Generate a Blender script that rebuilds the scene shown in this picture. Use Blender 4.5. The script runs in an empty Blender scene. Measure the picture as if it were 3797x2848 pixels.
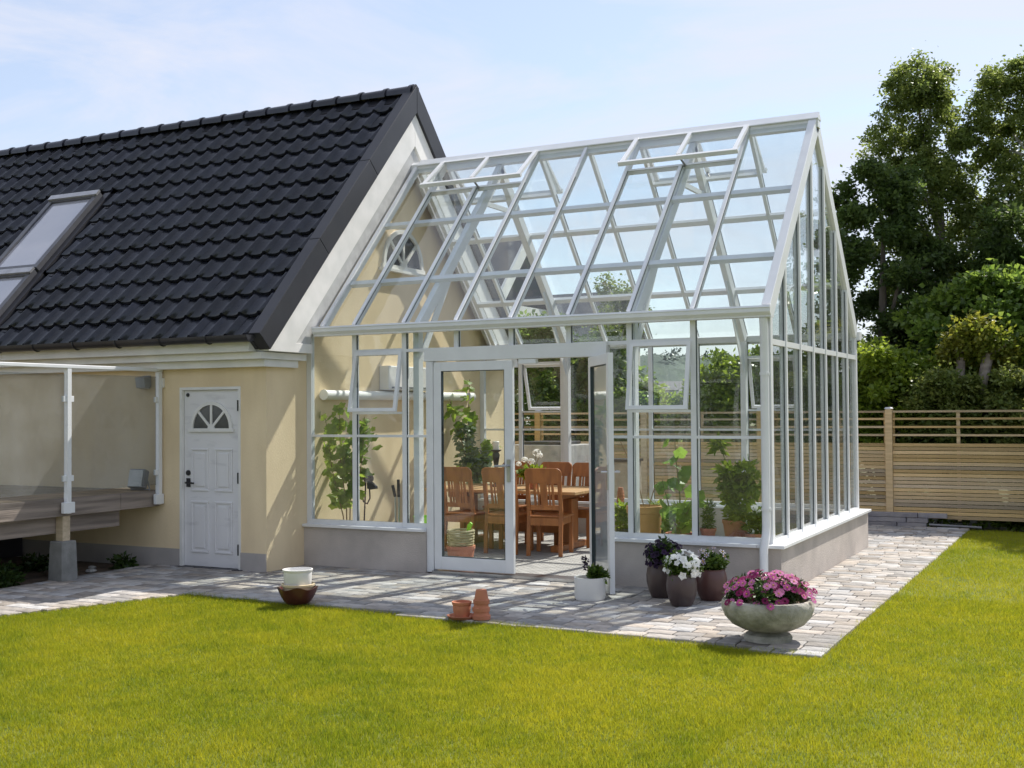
import bpy, bmesh, math, random
import numpy as np
from mathutils import Vector, Matrix, Quaternion
random.seed(7)
RNG = np.random.default_rng(11)
S = bpy.context.scene
COL = S.collection
R = math.radians

# ------------------------------------------------------------------ camera
CAM = Vector((2.5751, -9.8691, 1.5964)); YAW, PIT, ROL = -0.4736, 0.0234, -0.0073
fwd = Vector((math.sin(YAW)*math.cos(PIT), math.cos(YAW)*math.cos(PIT), math.sin(PIT)))
rgt = Vector((math.cos(YAW), -math.sin(YAW), 0)); upv = rgt.cross(fwd)
r2 = rgt*math.cos(ROL)+upv*math.sin(ROL); u2 = upv*math.cos(ROL)-rgt*math.sin(ROL)
cd = bpy.data.cameras.new('camera'); cam = bpy.data.objects.new('camera', cd); COL.objects.link(cam)
cam.matrix_world = Matrix(((r2.x, u2.x, -fwd.x, CAM.x), (r2.y, u2.y, -fwd.y, CAM.y), (r2.z, u2.z, -fwd.z, CAM.z), (0, 0, 0, 1)))
cd.sensor_width = 36; cd.lens = 41.075; cd.clip_end = 2000; cd.clip_start = 0.05
S.camera = cam

# ------------------------------------------------------------------ sky and sun
SUN = Vector((0.27, 0.82, 1.0)).normalized()
w = bpy.data.worlds.new('World'); S.world = w; w.use_nodes = True
nt = w.node_tree; nt.nodes.clear()
def N(tree, t, **k):
    n = tree.nodes.new(t)
    for a, b in k.items(): setattr(n, a, b)
    return n
out = N(nt, 'ShaderNodeOutputWorld'); bg = N(nt, 'ShaderNodeBackground'); sky = N(nt, 'ShaderNodeTexSky', sky_type='NISHITA')
sky.sun_disc = False; sky.sun_elevation = math.asin(SUN.z); sky.sun_rotation = math.atan2(SUN.x, SUN.y)
sky.air_density = 1.0; sky.dust_density = 0.6; sky.ozone_density = 1.5
tc = N(nt, 'ShaderNodeTexCoord'); mp = N(nt, 'ShaderNodeMapping'); mp.inputs['Scale'].default_value = (0.7, 2.6, 5.0); mp.inputs['Rotation'].default_value = (0.35, 0.25, 0.9)
nz = N(nt, 'ShaderNodeTexNoise'); nz.inputs['Scale'].default_value = 1.7; nz.inputs['Detail'].default_value = 7; nz.inputs['Roughness'].default_value = 0.62; nz.inputs['Distortion'].default_value = 1.1
rp = N(nt, 'ShaderNodeValToRGB'); rp.color_ramp.elements[0].position = 0.40; rp.color_ramp.elements[0].color = (0.40,)*3+(1,); rp.color_ramp.elements[1].position = 0.68; rp.color_ramp.elements[1].color = (0.98,)*3+(1,)
mx = N(nt, 'ShaderNodeMix', data_type='RGBA')
L = nt.links.new
L(tc.outputs['Generated'], mp.inputs['Vector']); L(mp.outputs['Vector'], nz.inputs['Vector']); L(nz.outputs['Fac'], rp.inputs['Fac'])
L(rp.outputs['Color'], mx.inputs['Factor']); L(sky.outputs['Color'], mx.inputs[6]); mx.inputs[7].default_value = (4.5, 4.65, 5.3, 1)
L(mx.outputs[2], bg.inputs['Color']); bg.inputs['Strength'].default_value = 0.108; L(bg.outputs[0], out.inputs[0])
sl = bpy.data.lights.new('sun', 'SUN'); sl.energy = 4.0; sl.angle = R(0.53); sl.color = (1.0, 0.95, 0.87)
so = bpy.data.objects.new('sun', sl); COL.objects.link(so); so.rotation_euler = SUN.to_track_quat('Z', 'Y').to_euler(); so.location = (6, 20, 30)
S.view_settings.view_transform = 'Standard'; S.view_settings.look = 'None'; S.view_settings.gamma = 1; S.view_settings.exposure = 0.77
S.view_settings.use_curve_mapping = False
S.render.engine = 'CYCLES'
cy = S.cycles; cy.max_bounces = 10; cy.diffuse_bounces = 3; cy.glossy_bounces = 4; cy.transmission_bounces = 4; cy.transparent_max_bounces = 40
cy.caustics_reflective = False; cy.caustics_refractive = False; cy.use_denoising = True; cy.sample_clamp_indirect = 6
cy.use_adaptive_sampling = True; cy.adaptive_threshold = 0.015

# ------------------------------------------------------------------ materials
MATS = {}
def mat(name, c1, c2=None, rough=0.6, scale=8, detail=4, bump=0.0, bscale=None, spec=0.5, metal=0.0, rnd=0.0, stretch=None, coords='Object', sat=0.0, lo=0.35, hi=0.65, coat=0.0):
    """principled material; colour = noise mix of c1 and c2, varied per object / per piece by rnd"""
    if name in MATS: return MATS[name]
    m = bpy.data.materials.new(name); m.use_nodes = True; t = m.node_tree; l = t.links.new
    b = t.nodes['Principled BSDF']; b.inputs['Roughness'].default_value = rough; b.inputs['Metallic'].default_value = metal
    b.inputs['Specular IOR Level'].default_value = spec; b.inputs['Coat Weight'].default_value = coat
    c2 = c2 or tuple(v*0.82 for v in c1)
    co = N(t, 'ShaderNodeTexCoord'); mpn = N(t, 'ShaderNodeMapping')
    if stretch: mpn.inputs['Scale'].default_value = stretch
    l(co.outputs[coords], mpn.inputs['Vector'])
    n = N(t, 'ShaderNodeTexNoise'); n.inputs['Scale'].default_value = scale; n.inputs['Detail'].default_value = detail; l(mpn.outputs[0], n.inputs['Vector'])
    rm = N(t, 'ShaderNodeMapRange'); rm.inputs[1].default_value = lo; rm.inputs[2].default_value = hi; l(n.outputs['Fac'], rm.inputs[0])
    mx = N(t, 'ShaderNodeMix', data_type='RGBA'); mx.inputs[6].default_value = (*c1, 1); mx.inputs[7].default_value = (*c2, 1); l(rm.outputs[0], mx.inputs['Factor'])
    col = mx.outputs[2]
    if rnd:
        oi = N(t, 'ShaderNodeObjectInfo'); at = N(t, 'ShaderNodeAttribute', attribute_name='tone')
        ad = N(t, 'ShaderNodeMath', operation='ADD'); fr = N(t, 'ShaderNodeMath', operation='FRACT'); l(oi.outputs['Random'], ad.inputs[0]); l(at.outputs['Fac'], ad.inputs[1]); l(ad.outputs[0], fr.inputs[0])
        hs = N(t, 'ShaderNodeHueSaturation'); mr = N(t, 'ShaderNodeMapRange'); mr.inputs[3].default_value = 1-rnd; mr.inputs[4].default_value = 1+rnd; l(fr.outputs[0], mr.inputs[0]); l(mr.outputs[0], hs.inputs['Value'])
        if sat:
            m7 = N(t, 'ShaderNodeMath', operation='MULTIPLY'); m7.inputs[1].default_value = 7.31; f7 = N(t, 'ShaderNodeMath', operation='FRACT'); l(fr.outputs[0], m7.inputs[0]); l(m7.outputs[0], f7.inputs[0])
            ms = N(t, 'ShaderNodeMapRange'); ms.inputs[3].default_value = 1-sat; ms.inputs[4].default_value = 1+sat; l(f7.outputs[0], ms.inputs[0]); l(ms.outputs[0], hs.inputs['Saturation'])
        l(col, hs.inputs['Color']); col = hs.outputs['Color']
    l(col, b.inputs['Base Color'])
    if bump:
        n2 = N(t, 'ShaderNodeTexNoise'); n2.inputs['Scale'].default_value = bscale or scale*6; n2.inputs['Detail'].default_value = 5; l(mpn.outputs[0], n2.inputs['Vector'])
        bp = N(t, 'ShaderNodeBump'); bp.inputs['Strength'].default_value = bump; bp.inputs['Distance'].default_value = 0.01; l(n2.outputs['Fac'], bp.inputs['Height']); l(bp.outputs[0], b.inputs['Normal'])
    MATS[name] = m
    return m
def leafmat(name, c1, c2, trans=0.35, rough=0.45, spec=0.4, sat=1.0, perobj=False):
    """leaf: reflecting side + light coming through; colour runs from c1 to c2 by the leaf's own tone"""
    m = bpy.data.materials.new(name); m.use_nodes = True; t = m.node_tree; l = t.links.new
    b = t.nodes['Principled BSDF']; o = t.nodes['Material Output']; b.inputs['Roughness'].default_value = rough; b.inputs['Specular IOR Level'].default_value = spec
    at = N(t, 'ShaderNodeAttribute', attribute_name='tone'); oi = N(t, 'ShaderNodeObjectInfo'); ad = N(t, 'ShaderNodeMath', operation='ADD'); fr = N(t, 'ShaderNodeMath', operation='FRACT')
    l(at.outputs['Fac'], ad.inputs[0]); l(ad.outputs[0], fr.inputs[0])
    if perobj: l(oi.outputs['Random'], ad.inputs[1])
    else: ad.inputs[1].default_value = 0
    mx = N(t, 'ShaderNodeMix', data_type='RGBA'); mx.inputs[6].default_value = (*c1, 1); mx.inputs[7].default_value = (*c2, 1); l(fr.outputs[0], mx.inputs['Factor'])
    tr = N(t, 'ShaderNodeBsdfTranslucent'); hs = N(t, 'ShaderNodeHueSaturation'); hs.inputs['Value'].default_value = 2.0; hs.inputs['Saturation'].default_value = sat; hs.inputs['Hue'].default_value = 0.485
    l(mx.outputs[2], hs.inputs['Color']); l(hs.outputs[0], tr.inputs['Color']); l(mx.outputs[2], b.inputs['Base Color'])
    ms = N(t, 'ShaderNodeMixShader'); ms.inputs[0].default_value = trans; l(b.outputs[0], ms.inputs[1]); l(tr.outputs[0], ms.inputs[2]); l(ms.outputs[0], o.inputs['Surface'])
    return m
def glassmat(name, tint=(0.95, 0.975, 0.97), refl=1.0, rough=0.0, dirt=0.0):
    """thin clear sheet: lets light straight through, mirrors by Fresnel, with a faint film of dust"""
    m = bpy.data.materials.new(name); m.use_nodes = True; t = m.node_tree; l = t.links.new; t.nodes.remove(t.nodes['Principled BSDF']); o = t.nodes['Material Output']
    fz = N(t, 'ShaderNodeFresnel'); gm = N(t, 'ShaderNodeNewGeometry'); im = N(t, 'ShaderNodeMapRange'); im.inputs[3].default_value = 1.5; im.inputs[4].default_value = 1/1.5; l(gm.outputs['Backfacing'], im.inputs[0]); l(im.outputs[0], fz.inputs['IOR'])   # both faces of a thin sheet mirror alike
    tp = N(t, 'ShaderNodeBsdfTransparent'); tp.inputs['Color'].default_value = (*tint, 1); gl = N(t, 'ShaderNodeBsdfGlossy'); gl.inputs['Roughness'].default_value = rough
    wn = N(t, 'ShaderNodeTexNoise'); wn.inputs['Scale'].default_value = 1.6; wn.inputs['Detail'].default_value = 1; wc = N(t, 'ShaderNodeTexCoord'); l(wc.outputs['Object'], wn.inputs['Vector']); wb = N(t, 'ShaderNodeBump'); wb.inputs['Strength'].default_value = 0.35; wb.inputs['Distance'].default_value = 0.012; l(wn.outputs['Fac'], wb.inputs['Height']); l(wb.outputs[0], gl.inputs['Normal'])   # rolled sheets are never quite flat
    mu = N(t, 'ShaderNodeMath', operation='MULTIPLY'); mu.inputs[1].default_value = refl; l(fz.outputs[0], mu.inputs[0])
    ms = N(t, 'ShaderNodeMixShader'); l(mu.outputs[0], ms.inputs[0]); l(tp.outputs[0], ms.inputs[1]); l(gl.outputs[0], ms.inputs[2])
    last = ms
    if dirt:
        df = N(t, 'ShaderNodeBsdfDiffuse'); df.inputs['Color'].default_value = (0.8, 0.8, 0.78, 1); n = N(t, 'ShaderNodeTexNoise'); n.inputs['Scale'].default_value = 2.2; n.inputs['Detail'].default_value = 6
        co = N(t, 'ShaderNodeTexCoord'); l(co.outputs['Object'], n.inputs['Vector']); rm = N(t, 'ShaderNodeMapRange'); rm.inputs[1].default_value = 0.3; rm.inputs[2].default_value = 0.8; rm.inputs[3].default_value = dirt*0.4; rm.inputs[4].default_value = dirt*1.6; l(n.outputs['Fac'], rm.inputs[0])
        m2 = N(t, 'ShaderNodeMixShader'); l(rm.outputs[0], m2.inputs[0]); l(ms.outputs[0], m2.inputs[1]); l(df.outputs[0], m2.inputs[2]); last = m2
    l(last.outputs[0], o.inputs['Surface'])
    return m
M_WALL = mat('cream render', (0.86, 0.70, 0.465), (0.74, 0.59, 0.38), rough=0.9, scale=1.5, detail=8, stretch=(1.6, 1.6, 0.6), bump=0.35, bscale=70, spec=0.2)
M_BASE = mat('grey plinth paint', (0.48, 0.44, 0.41), (0.40, 0.37, 0.35), rough=0.9, scale=3, bump=0.2, bscale=60, spec=0.2)
M_PLINTH = mat('rendered plinth', (0.55, 0.495, 0.45), (0.41, 0.37, 0.34), rough=0.92, scale=2.2, detail=9, bump=0.4, bscale=70, spec=0.15)
M_WHITE = mat('white paint', (0.84, 0.82, 0.79), (0.74, 0.73, 0.70), rough=0.5, scale=4)
M_ALU = mat('white coated aluminium', (0.78, 0.79, 0.80), (0.73, 0.74, 0.75), rough=0.35, scale=5, spec=0.5)
M_SEAL = mat('dark rubber seal', (0.02, 0.035, 0.04), rough=0.5)
M_TILE = mat('black glazed tile', (0.011, 0.013, 0.021), (0.022, 0.023, 0.033), rough=0.20, scale=6, bump=0.10, bscale=60, rnd=0.5, spec=0.5)
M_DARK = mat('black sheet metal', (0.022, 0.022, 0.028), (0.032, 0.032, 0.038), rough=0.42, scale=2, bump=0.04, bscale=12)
M_DECKW = mat('weathered wood', (0.26, 0.20, 0.13), (0.15, 0.12, 0.075), rough=0.85, scale=3, stretch=(6, 0.6, 6), bump=0.3, bscale=14, rnd=0.15)
M_FENCE = mat('pale pressure treated timber', (0.58, 0.435, 0.255), (0.43, 0.32, 0.18), rough=0.8, scale=3, stretch=(0.7, 6, 9), bump=0.25, bscale=10, rnd=0.32, sat=0.25)
M_CONC = mat('concrete', (0.40, 0.39, 0.37), (0.30, 0.295, 0.28), rough=0.9, scale=9, bump=0.3, bscale=50)
M_PAVER = mat('tumbled paver', (0.42, 0.39, 0.36), (0.29, 0.27, 0.25), rough=0.88, scale=11, detail=6, bump=0.35, bscale=55, rnd=0.3, sat=0.8, spec=0.2)
M_SAND = mat('jointing sand', (0.17, 0.155, 0.135), (0.11, 0.10, 0.09), rough=0.95, scale=30)
M_SOIL = mat('dry soil', (0.22, 0.16, 0.115), (0.12, 0.09, 0.065), rough=0.95, scale=5, detail=8, bump=0.8, bscale=25)
M_TEAK = mat('orange oiled wood', (0.42, 0.155, 0.045), (0.30, 0.105, 0.032), rough=0.42, scale=4, stretch=(5, 5, 0.7), rnd=0.12, bump=0.05)
M_TABLE = mat('light table top', (0.52, 0.33, 0.16), (0.42, 0.25, 0.11), rough=0.4, scale=3, stretch=(0.8, 8, 5), rnd=0.12)
M_TERRA = mat('terracotta', (0.52, 0.20, 0.11), (0.44, 0.165, 0.09), rough=0.8, scale=7, bump=0.1, rnd=0.12)
M_BARK = mat('bark', (0.20, 0.17, 0.14), (0.10, 0.085, 0.07), rough=0.9, scale=6, stretch=(1, 1, 0.35), bump=0.6, bscale=18)
M_BIRCH = mat('birch bark', (0.62, 0.60, 0.56), (0.10, 0.09, 0.08), rough=0.8, scale=3, stretch=(1, 1, 3.5), lo=0.5, hi=0.62)
M_STEM = mat('green stem', (0.16, 0.20, 0.06), (0.20, 0.15, 0.07), rough=0.7)
M_BLACK = mat('black plastic', (0.02, 0.02, 0.022), rough=0.4)
M_CHROME = mat('brushed steel', (0.55, 0.56, 0.58), rough=0.3, metal=1.0)
M_GLASS = glassmat('greenhouse glass', tint=(0.965, 0.985, 0.98), dirt=0.011)
M_RGLASS = glassmat('railing glass', tint=(0.76, 0.775, 0.77), refl=0.45, dirt=0.09)
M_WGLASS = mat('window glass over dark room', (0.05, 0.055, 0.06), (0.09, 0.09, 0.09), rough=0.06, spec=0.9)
M_SKYL = mat('skylight with drawn blind', (0.40, 0.40, 0.43), (0.36, 0.36, 0.40), rough=0.05, spec=0.9, coat=1.0, scale=1.2)
M_IRON = mat('brown glazed iron', (0.12, 0.035, 0.03), (0.08, 0.025, 0.022), rough=0.28, spec=0.6)

# ------------------------------------------------------------------ mesh helpers
def tag(o, label=None, cat=None, group=None, kind=None):
    if label: o['label'] = label
    if cat: o['category'] = cat
    if group: o['group'] = group
    if kind: o['kind'] = kind
    return o
def thing(name, label, cat, loc=(0, 0, 0), rz=0, group=None):
    o = bpy.data.objects.new(name, None); COL.objects.link(o); o.location = loc; o.rotation_euler = (0, 0, rz); o.empty_display_size = 0.1
    o['base'] = tuple(loc)
    return tag(o, label, cat, group)
def base_of(o):
    while o.parent: o = o.parent
    return Vector(o['base']) if 'base' in o else Vector((0, 0, 0))
class MB:
    def __init__(s): s.v = []; s.f = []
    def add(s, vs, fs):
        k = len(s.v); s.v += [tuple(p) for p in vs]; s.f += [tuple(i+k for i in f) for f in fs]; return s
    def box(s, x0, x1, y0, y1, z0, z1):
        return s.add([(x0, y0, z0), (x1, y0, z0), (x1, y1, z0), (x0, y1, z0), (x0, y0, z1), (x1, y0, z1), (x1, y1, z1), (x0, y1, z1)],
                     [(3, 2, 1, 0), (4, 5, 6, 7), (0, 1, 5, 4), (1, 2, 6, 5), (2, 3, 7, 6), (3, 0, 4, 7)])
    def beam(s, p0, p1, w, h, side=(1, 0, 0)):
        """bar from p0 to p1, w wide along side, h deep across"""
        p0 = Vector(p0); p1 = Vector(p1); d = (p1-p0).normalized(); sd = Vector(side); sd = (sd-d*sd.dot(d)).normalized(); n = d.cross(sd)
        a = sd*w/2; b = n*h/2
        vs = [p0-a-b, p0+a-b, p0+a+b, p0-a+b, p1-a-b, p1+a-b, p1+a+b, p1-a+b]
        return s.add(vs, [(3, 2, 1, 0), (4, 5, 6, 7), (0, 1, 5, 4), (1, 2, 6, 5), (2, 3, 7, 6), (3, 0, 4, 7)])
    def prism(s, poly, axis, a, b):
        """poly: list of 2d points; extruded along axis 'x','y','z' from a to b"""
        def P(u, v, t): return {'x': (t, u, v), 'y': (u, t, v), 'z': (u, v, t)}[axis]
        n = len(poly); vs = [P(u, v, a) for u, v in poly]+[P(u, v, b) for u, v in poly]
        return s.add(vs, [tuple(range(n)), tuple(range(2*n-1, n-1, -1))]+[(i, n+i, n+(i+1) % n, (i+1) % n) for i in range(n)])
    def lathe(s, prof, c=(0, 0, 0), seg=28, close=True):
        k = len(s.v); cx, cy_, cz = c
        for r, z in prof:
            for i in range(seg):
                a = 2*math.pi*i/seg; s.v.append((cx+r*math.cos(a), cy_+r*math.sin(a), cz+z))
        for j in range(len(prof)-1):
            for i in range(seg):
                i2 = (i+1) % seg; s.f.append((k+j*seg+i, k+j*seg+i2, k+(j+1)*seg+i2, k+(j+1)*seg+i))
        if close:
            s.f.append(tuple(k+i for i in reversed(range(seg)))); q = k+(len(prof)-1)*seg; s.f.append(tuple(q+i for i in range(seg)))
        return s
    def tube(s, pts, r, seg=8):
        pts = [Vector(p) for p in pts]; n = len(pts); rr = r if isinstance(r, (list, tuple)) else [r]*n; k = len(s.v); prev = None
        for i, p in enumerate(pts):
            d = (pts[min(i+1, n-1)]-pts[max(i-1, 0)]).normalized()
            if prev is None: a = d.orthogonal().normalized()
            else: a = (prev-d*prev.dot(d)); a = a.normalized() if a.length > 1e-6 else d.orthogonal().normalized()
            prev = a; b = d.cross(a)
            for j in range(seg):
                t = 2*math.pi*j/seg; q = p+(a*math.cos(t)+b*math.sin(t))*rr[i]; s.v.append(tuple(q))
        for i in range(n-1):
            for j in range(seg):
                j2 = (j+1) % seg; s.f.append((k+i*seg+j, k+i*seg+j2, k+(i+1)*seg+j2, k+(i+1)*seg+j))
        s.f.append(tuple(k+j for j in reversed(range(seg)))); s.f.append(tuple(k+(n-1)*seg+j for j in range(seg)))
        return s
    def mesh(s, name, m, smooth=False, off=None, fix=True):
        me = bpy.data.meshes.new(name)
        v = s.v if off is None else [(a-off[0], b-off[1], c-off[2]) for a, b, c in s.v]
        me.from_pydata(v, [], s.f)
        if fix:
            bm = bmesh.new(); bm.from_mesh(me); bmesh.ops.recalc_face_normals(bm, faces=bm.faces); bm.to_mesh(me); bm.free()
        me.materials.append(m)
        if smooth:
            me.polygons.foreach_set('use_smooth', [True]*len(me.polygons))
            me.set_sharp_from_angle(angle=R(38))
        return me
    def build(s, name, m, parent=None, smooth=False, bevel=0.0):
        me = s.mesh(name, m, smooth, base_of(parent) if parent else None)
        return link(name, me, parent, bevel=bevel)
def link(name, me, parent=None, loc=None, rot=None, bevel=0.0):
    o = bpy.data.objects.new(name, me); COL.objects.link(o)
    if parent: o.parent = parent
    if loc is not None: o.location = Vector(loc)-(base_of(parent) if parent else Vector())
    if rot is not None: o.rotation_mode = 'QUATERNION'; o.rotation_quaternion = rot
    if bevel:
        b = o.modifiers.new('bevel', 'BEVEL'); b.width = bevel; b.segments = 2; b.limit_method = 'ANGLE'
    return o
def np_mesh(name, V, F, m, tone=None, smooth=False):
    """V (n,3), F (k,c) with constant corner count, tone per vertex"""
    me = bpy.data.meshes.new(name); n = len(V); k, c = F.shape
    me.vertices.add(n); me.vertices.foreach_set('co', np.ascontiguousarray(V, dtype=np.float32).ravel())
    me.loops.add(k*c); me.loops.foreach_set('vertex_index', np.ascontiguousarray(F, dtype=np.int32).ravel())
    me.polygons.add(k); me.polygons.foreach_set('loop_start', np.arange(0, k*c, c, dtype=np.int32)); me.polygons.foreach_set('loop_total', np.full(k, c, dtype=np.int32))
    if smooth: me.polygons.foreach_set('use_smooth', np.ones(k, dtype=bool))
    me.update(calc_edges=True)
    if tone is not None:
        a = me.attributes.new('tone', 'FLOAT', 'POINT'); a.data.foreach_set('value', np.ascontiguousarray(tone, dtype=np.float32))
    me.materials.append(m)
    return me
def leaf_mesh(name, P, size, m, aspect=0.6, up=0.35, droop=0.0, tone=None, rng=RNG, outward=None):
    """one folded four-cornered leaf per point"""
    n = len(P); size = np.broadcast_to(size, n)*rng.uniform(0.7, 1.3, n)
    a = rng.normal(size=(n, 3)); a[:, 2] = a[:, 2]*0.6-droop
    if outward is not None: a += outward*0.8
    a /= np.linalg.norm(a, axis=1)[:, None]
    nn = rng.normal(size=(n, 3)); nn[:, 2] += up*3; b = np.cross(a, nn); b /= np.linalg.norm(b, axis=1)[:, None]; nn = np.cross(a, b)
    s = size[:, None]
    V = np.empty((n, 4, 3)); V[:, 0] = P; V[:, 1] = P+a*s*0.45+b*s*aspect*0.5+nn*s*0.08; V[:, 2] = P+a*s; V[:, 3] = P+a*s*0.45-b*s*aspect*0.5+nn*s*0.08
    F = np.arange(n*4).reshape(n, 4)
    t = (rng.uniform(0, 1, n) if tone is None else tone)
    return np_mesh(name, V.reshape(-1, 3), F, m, np.repeat(t, 4))
def clump_points(C, Rr, n, rng=RNG, shell=0.45):
    """n points spread in ellipsoid clumps; C (k,3) centres, Rr (k,3) radii; share by volume^(2/3)"""
    wgt = (Rr.prod(axis=1))**(2/3); wgt /= wgt.sum(); idx = rng.choice(len(C), n, p=wgt)
    d = rng.normal(size=(n, 3)); d /= np.linalg.norm(d, axis=1)[:, None]; r = rng.uniform(0, 1, n)**shell
    return C[idx]+d*r[:, None]*Rr[idx]*(1+rng.normal(0, 0.08, (n, 1))), idx, d

# ================================================================== SETTING
GW, GL = 3.818, 4.893          # greenhouse depth (y) and length (-x)
HE, HR, YR = 2.484, 4.523, 1.909
HY = -0.654                    # front wall of the house
def poly_sheet(name, polys, z, m, kind='structure'):
    mb = MB()
    for pl in polys: mb.add([(x, y, z) for x, y in pl], [tuple(range(len(pl)))])
    o = mb.build(name, m); o['kind'] = kind
    return o
M_GROUND = mat('garden ground', (0.10, 0.12, 0.035), (0.13, 0.11, 0.06), rough=0.95, scale=0.4)
poly_sheet('ground', [[(-900, -300), (900, -300), (900, 1500), (-900, 1500)]], -0.05, M_GROUND)
M_TURF = mat('turf soil and thatch', (0.085, 0.12, 0.012), (0.16, 0.17, 0.022), rough=0.95, scale=2.0, detail=8)
EX, EY = -4.63, -1.99                              # lawn corner; the path edge runs slightly askew
def edge_y(x): return EY-0.050*(x-EX)
def edge_x(y): return EX+(y-EY)*0.41
LAWN = [[(edge_x(-12), -12), (0.9, -12), (0.9, edge_y(0.9)), (EX, EY)], [(0.9, -12), (16, -12), (16, 6.42), (0.9, 6.42)]]
poly_sheet('lawn', LAWN, 0.0, M_TURF)
poly_sheet('soil_bed', [[(-14, -12), (-7.6, -12), (-6.44, -3.6), (-6.44, -0.64), (-14, -0.64)]], -0.004, M_SOIL)

# ---- paving: each stone a piece of its own (the 300 that show largest), the rest joined
def in_path(x, y):
    if -6.44 < x < 0.9 and edge_y(max(x, EX)) < y < -0.62 and not (-GL-0.001 > x and y > HY): return True
    if -GL < x < 0.9 and -0.66 < y < -0.04: return True
    if 0.08 < x < 0.9 and -0.7 < y < 6.45: return True
    if -6.44 < x and -7.0 < y <= EY+0.05 and x < edge_x(y): return True
    if -GL < x < 0.9 and 3.86 < y < 6.45: return True
    return False
bed = poly_sheet('garden_path', [[(EX, EY), (0.9, edge_y(0.9)), (0.9, 6.45), (-GL, 6.45), (-GL, HY), (-6.44, HY), (-6.44, -7), (edge_x(-7), -7)]], 0.004, M_SAND)
stones = []
y = -7.0; CH = 0.142
while y < 6.4:
    ym = y+CH/2; xs = [-6.9+0.01*k for k in range(790)]; ins = [in_path(x, ym) for x in xs]; k = 0
    while k < len(xs):
        if not ins[k]: k += 1; continue
        j = k
        while j+1 < len(xs) and ins[j+1]: j += 1
        x, xe = xs[k]-0.004, xs[j]+0.004; k = j+1
        if xe-x < 0.06: continue
        first = True
        while x < xe-1e-4:
            ln = random.choice((0.142, 0.176, 0.212, 0.212, 0.282))*(random.uniform(0.5, 1) if first else 1); first = False
            if xe-x-ln < 0.075: ln = xe-x
            ln = round(min(ln, xe-x), 3); stones.append((x+ln/2, ym, ln)); x += ln
            if ln < 0.002: break
    y += CH
def paver_verts(w, d, h=0.05, g=0.004, c=0.007):
    a, b = w/2-g, d/2-g
    o_, i_ = [(-a, -b), (a, -b), (a, b), (-a, b)], [(-a+c, -b+c), (a-c, -b+c), (a-c, b-c), (-a+c, b-c)]
    return [(x, y, -h) for x, y in o_]+[(x, y, -c*0.7) for x, y in o_]+[(x, y, 0) for x, y in i_]
PF = [(8, 9, 10, 11)]+[(4+i, 4+(i+1) % 4, 8+(i+1) % 4, 8+i) for i in range(4)]+[(i, (i+1) % 4, 4+(i+1) % 4, 4+i) for i in range(4)]
def showing(p):
    d = Vector(p)-CAM; z = d.dot(fwd)
    u, v = d.dot(r2)/z*1.141, d.dot(u2)/z*1.141
    return z if z > 0 and abs(u) < 0.52 and abs(v) < 0.39 else 1e6+d.length
def hidden_in_front(x, y):      # stones the greenhouse or house hides
    return -GL < x < 0.08 and y > 0
stones.sort(key=lambda s: showing((s[0], s[1], 0.02))+(500 if hidden_in_front(s[0], s[1]) else 0))
pm = {}
for cx, cy_, ln in stones[:300]:
    k = round(ln, 3)
    if k not in pm: pm[k] = MB().add(paver_verts(ln, CH), PF).mesh('paver', M_PAVER, fix=False)
    link('paver', pm[k], bed, (cx, cy_, 0.024+random.uniform(-0.003, 0.003)), Quaternion((1, random.uniform(-.006, .006), random.uniform(-.006, .006), random.uniform(-.004, .004))))
V = []; F = []; T = []
for cx, cy_, ln in stones[300:]:
    k = len(V); z = 0.024+random.uniform(-0.003, 0.003); V += [(cx+a, cy_+b, z+c) for a, b, c in paver_verts(ln, CH)]; F += [tuple(i+k for i in f) for f in PF]; T += [random.random()]*12
o = link('paver_field', np_mesh('paver_field', np.array(V), np.array(F), M_PAVER, np.array(T)), bed); o['kind'] = 'stuff'

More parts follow.
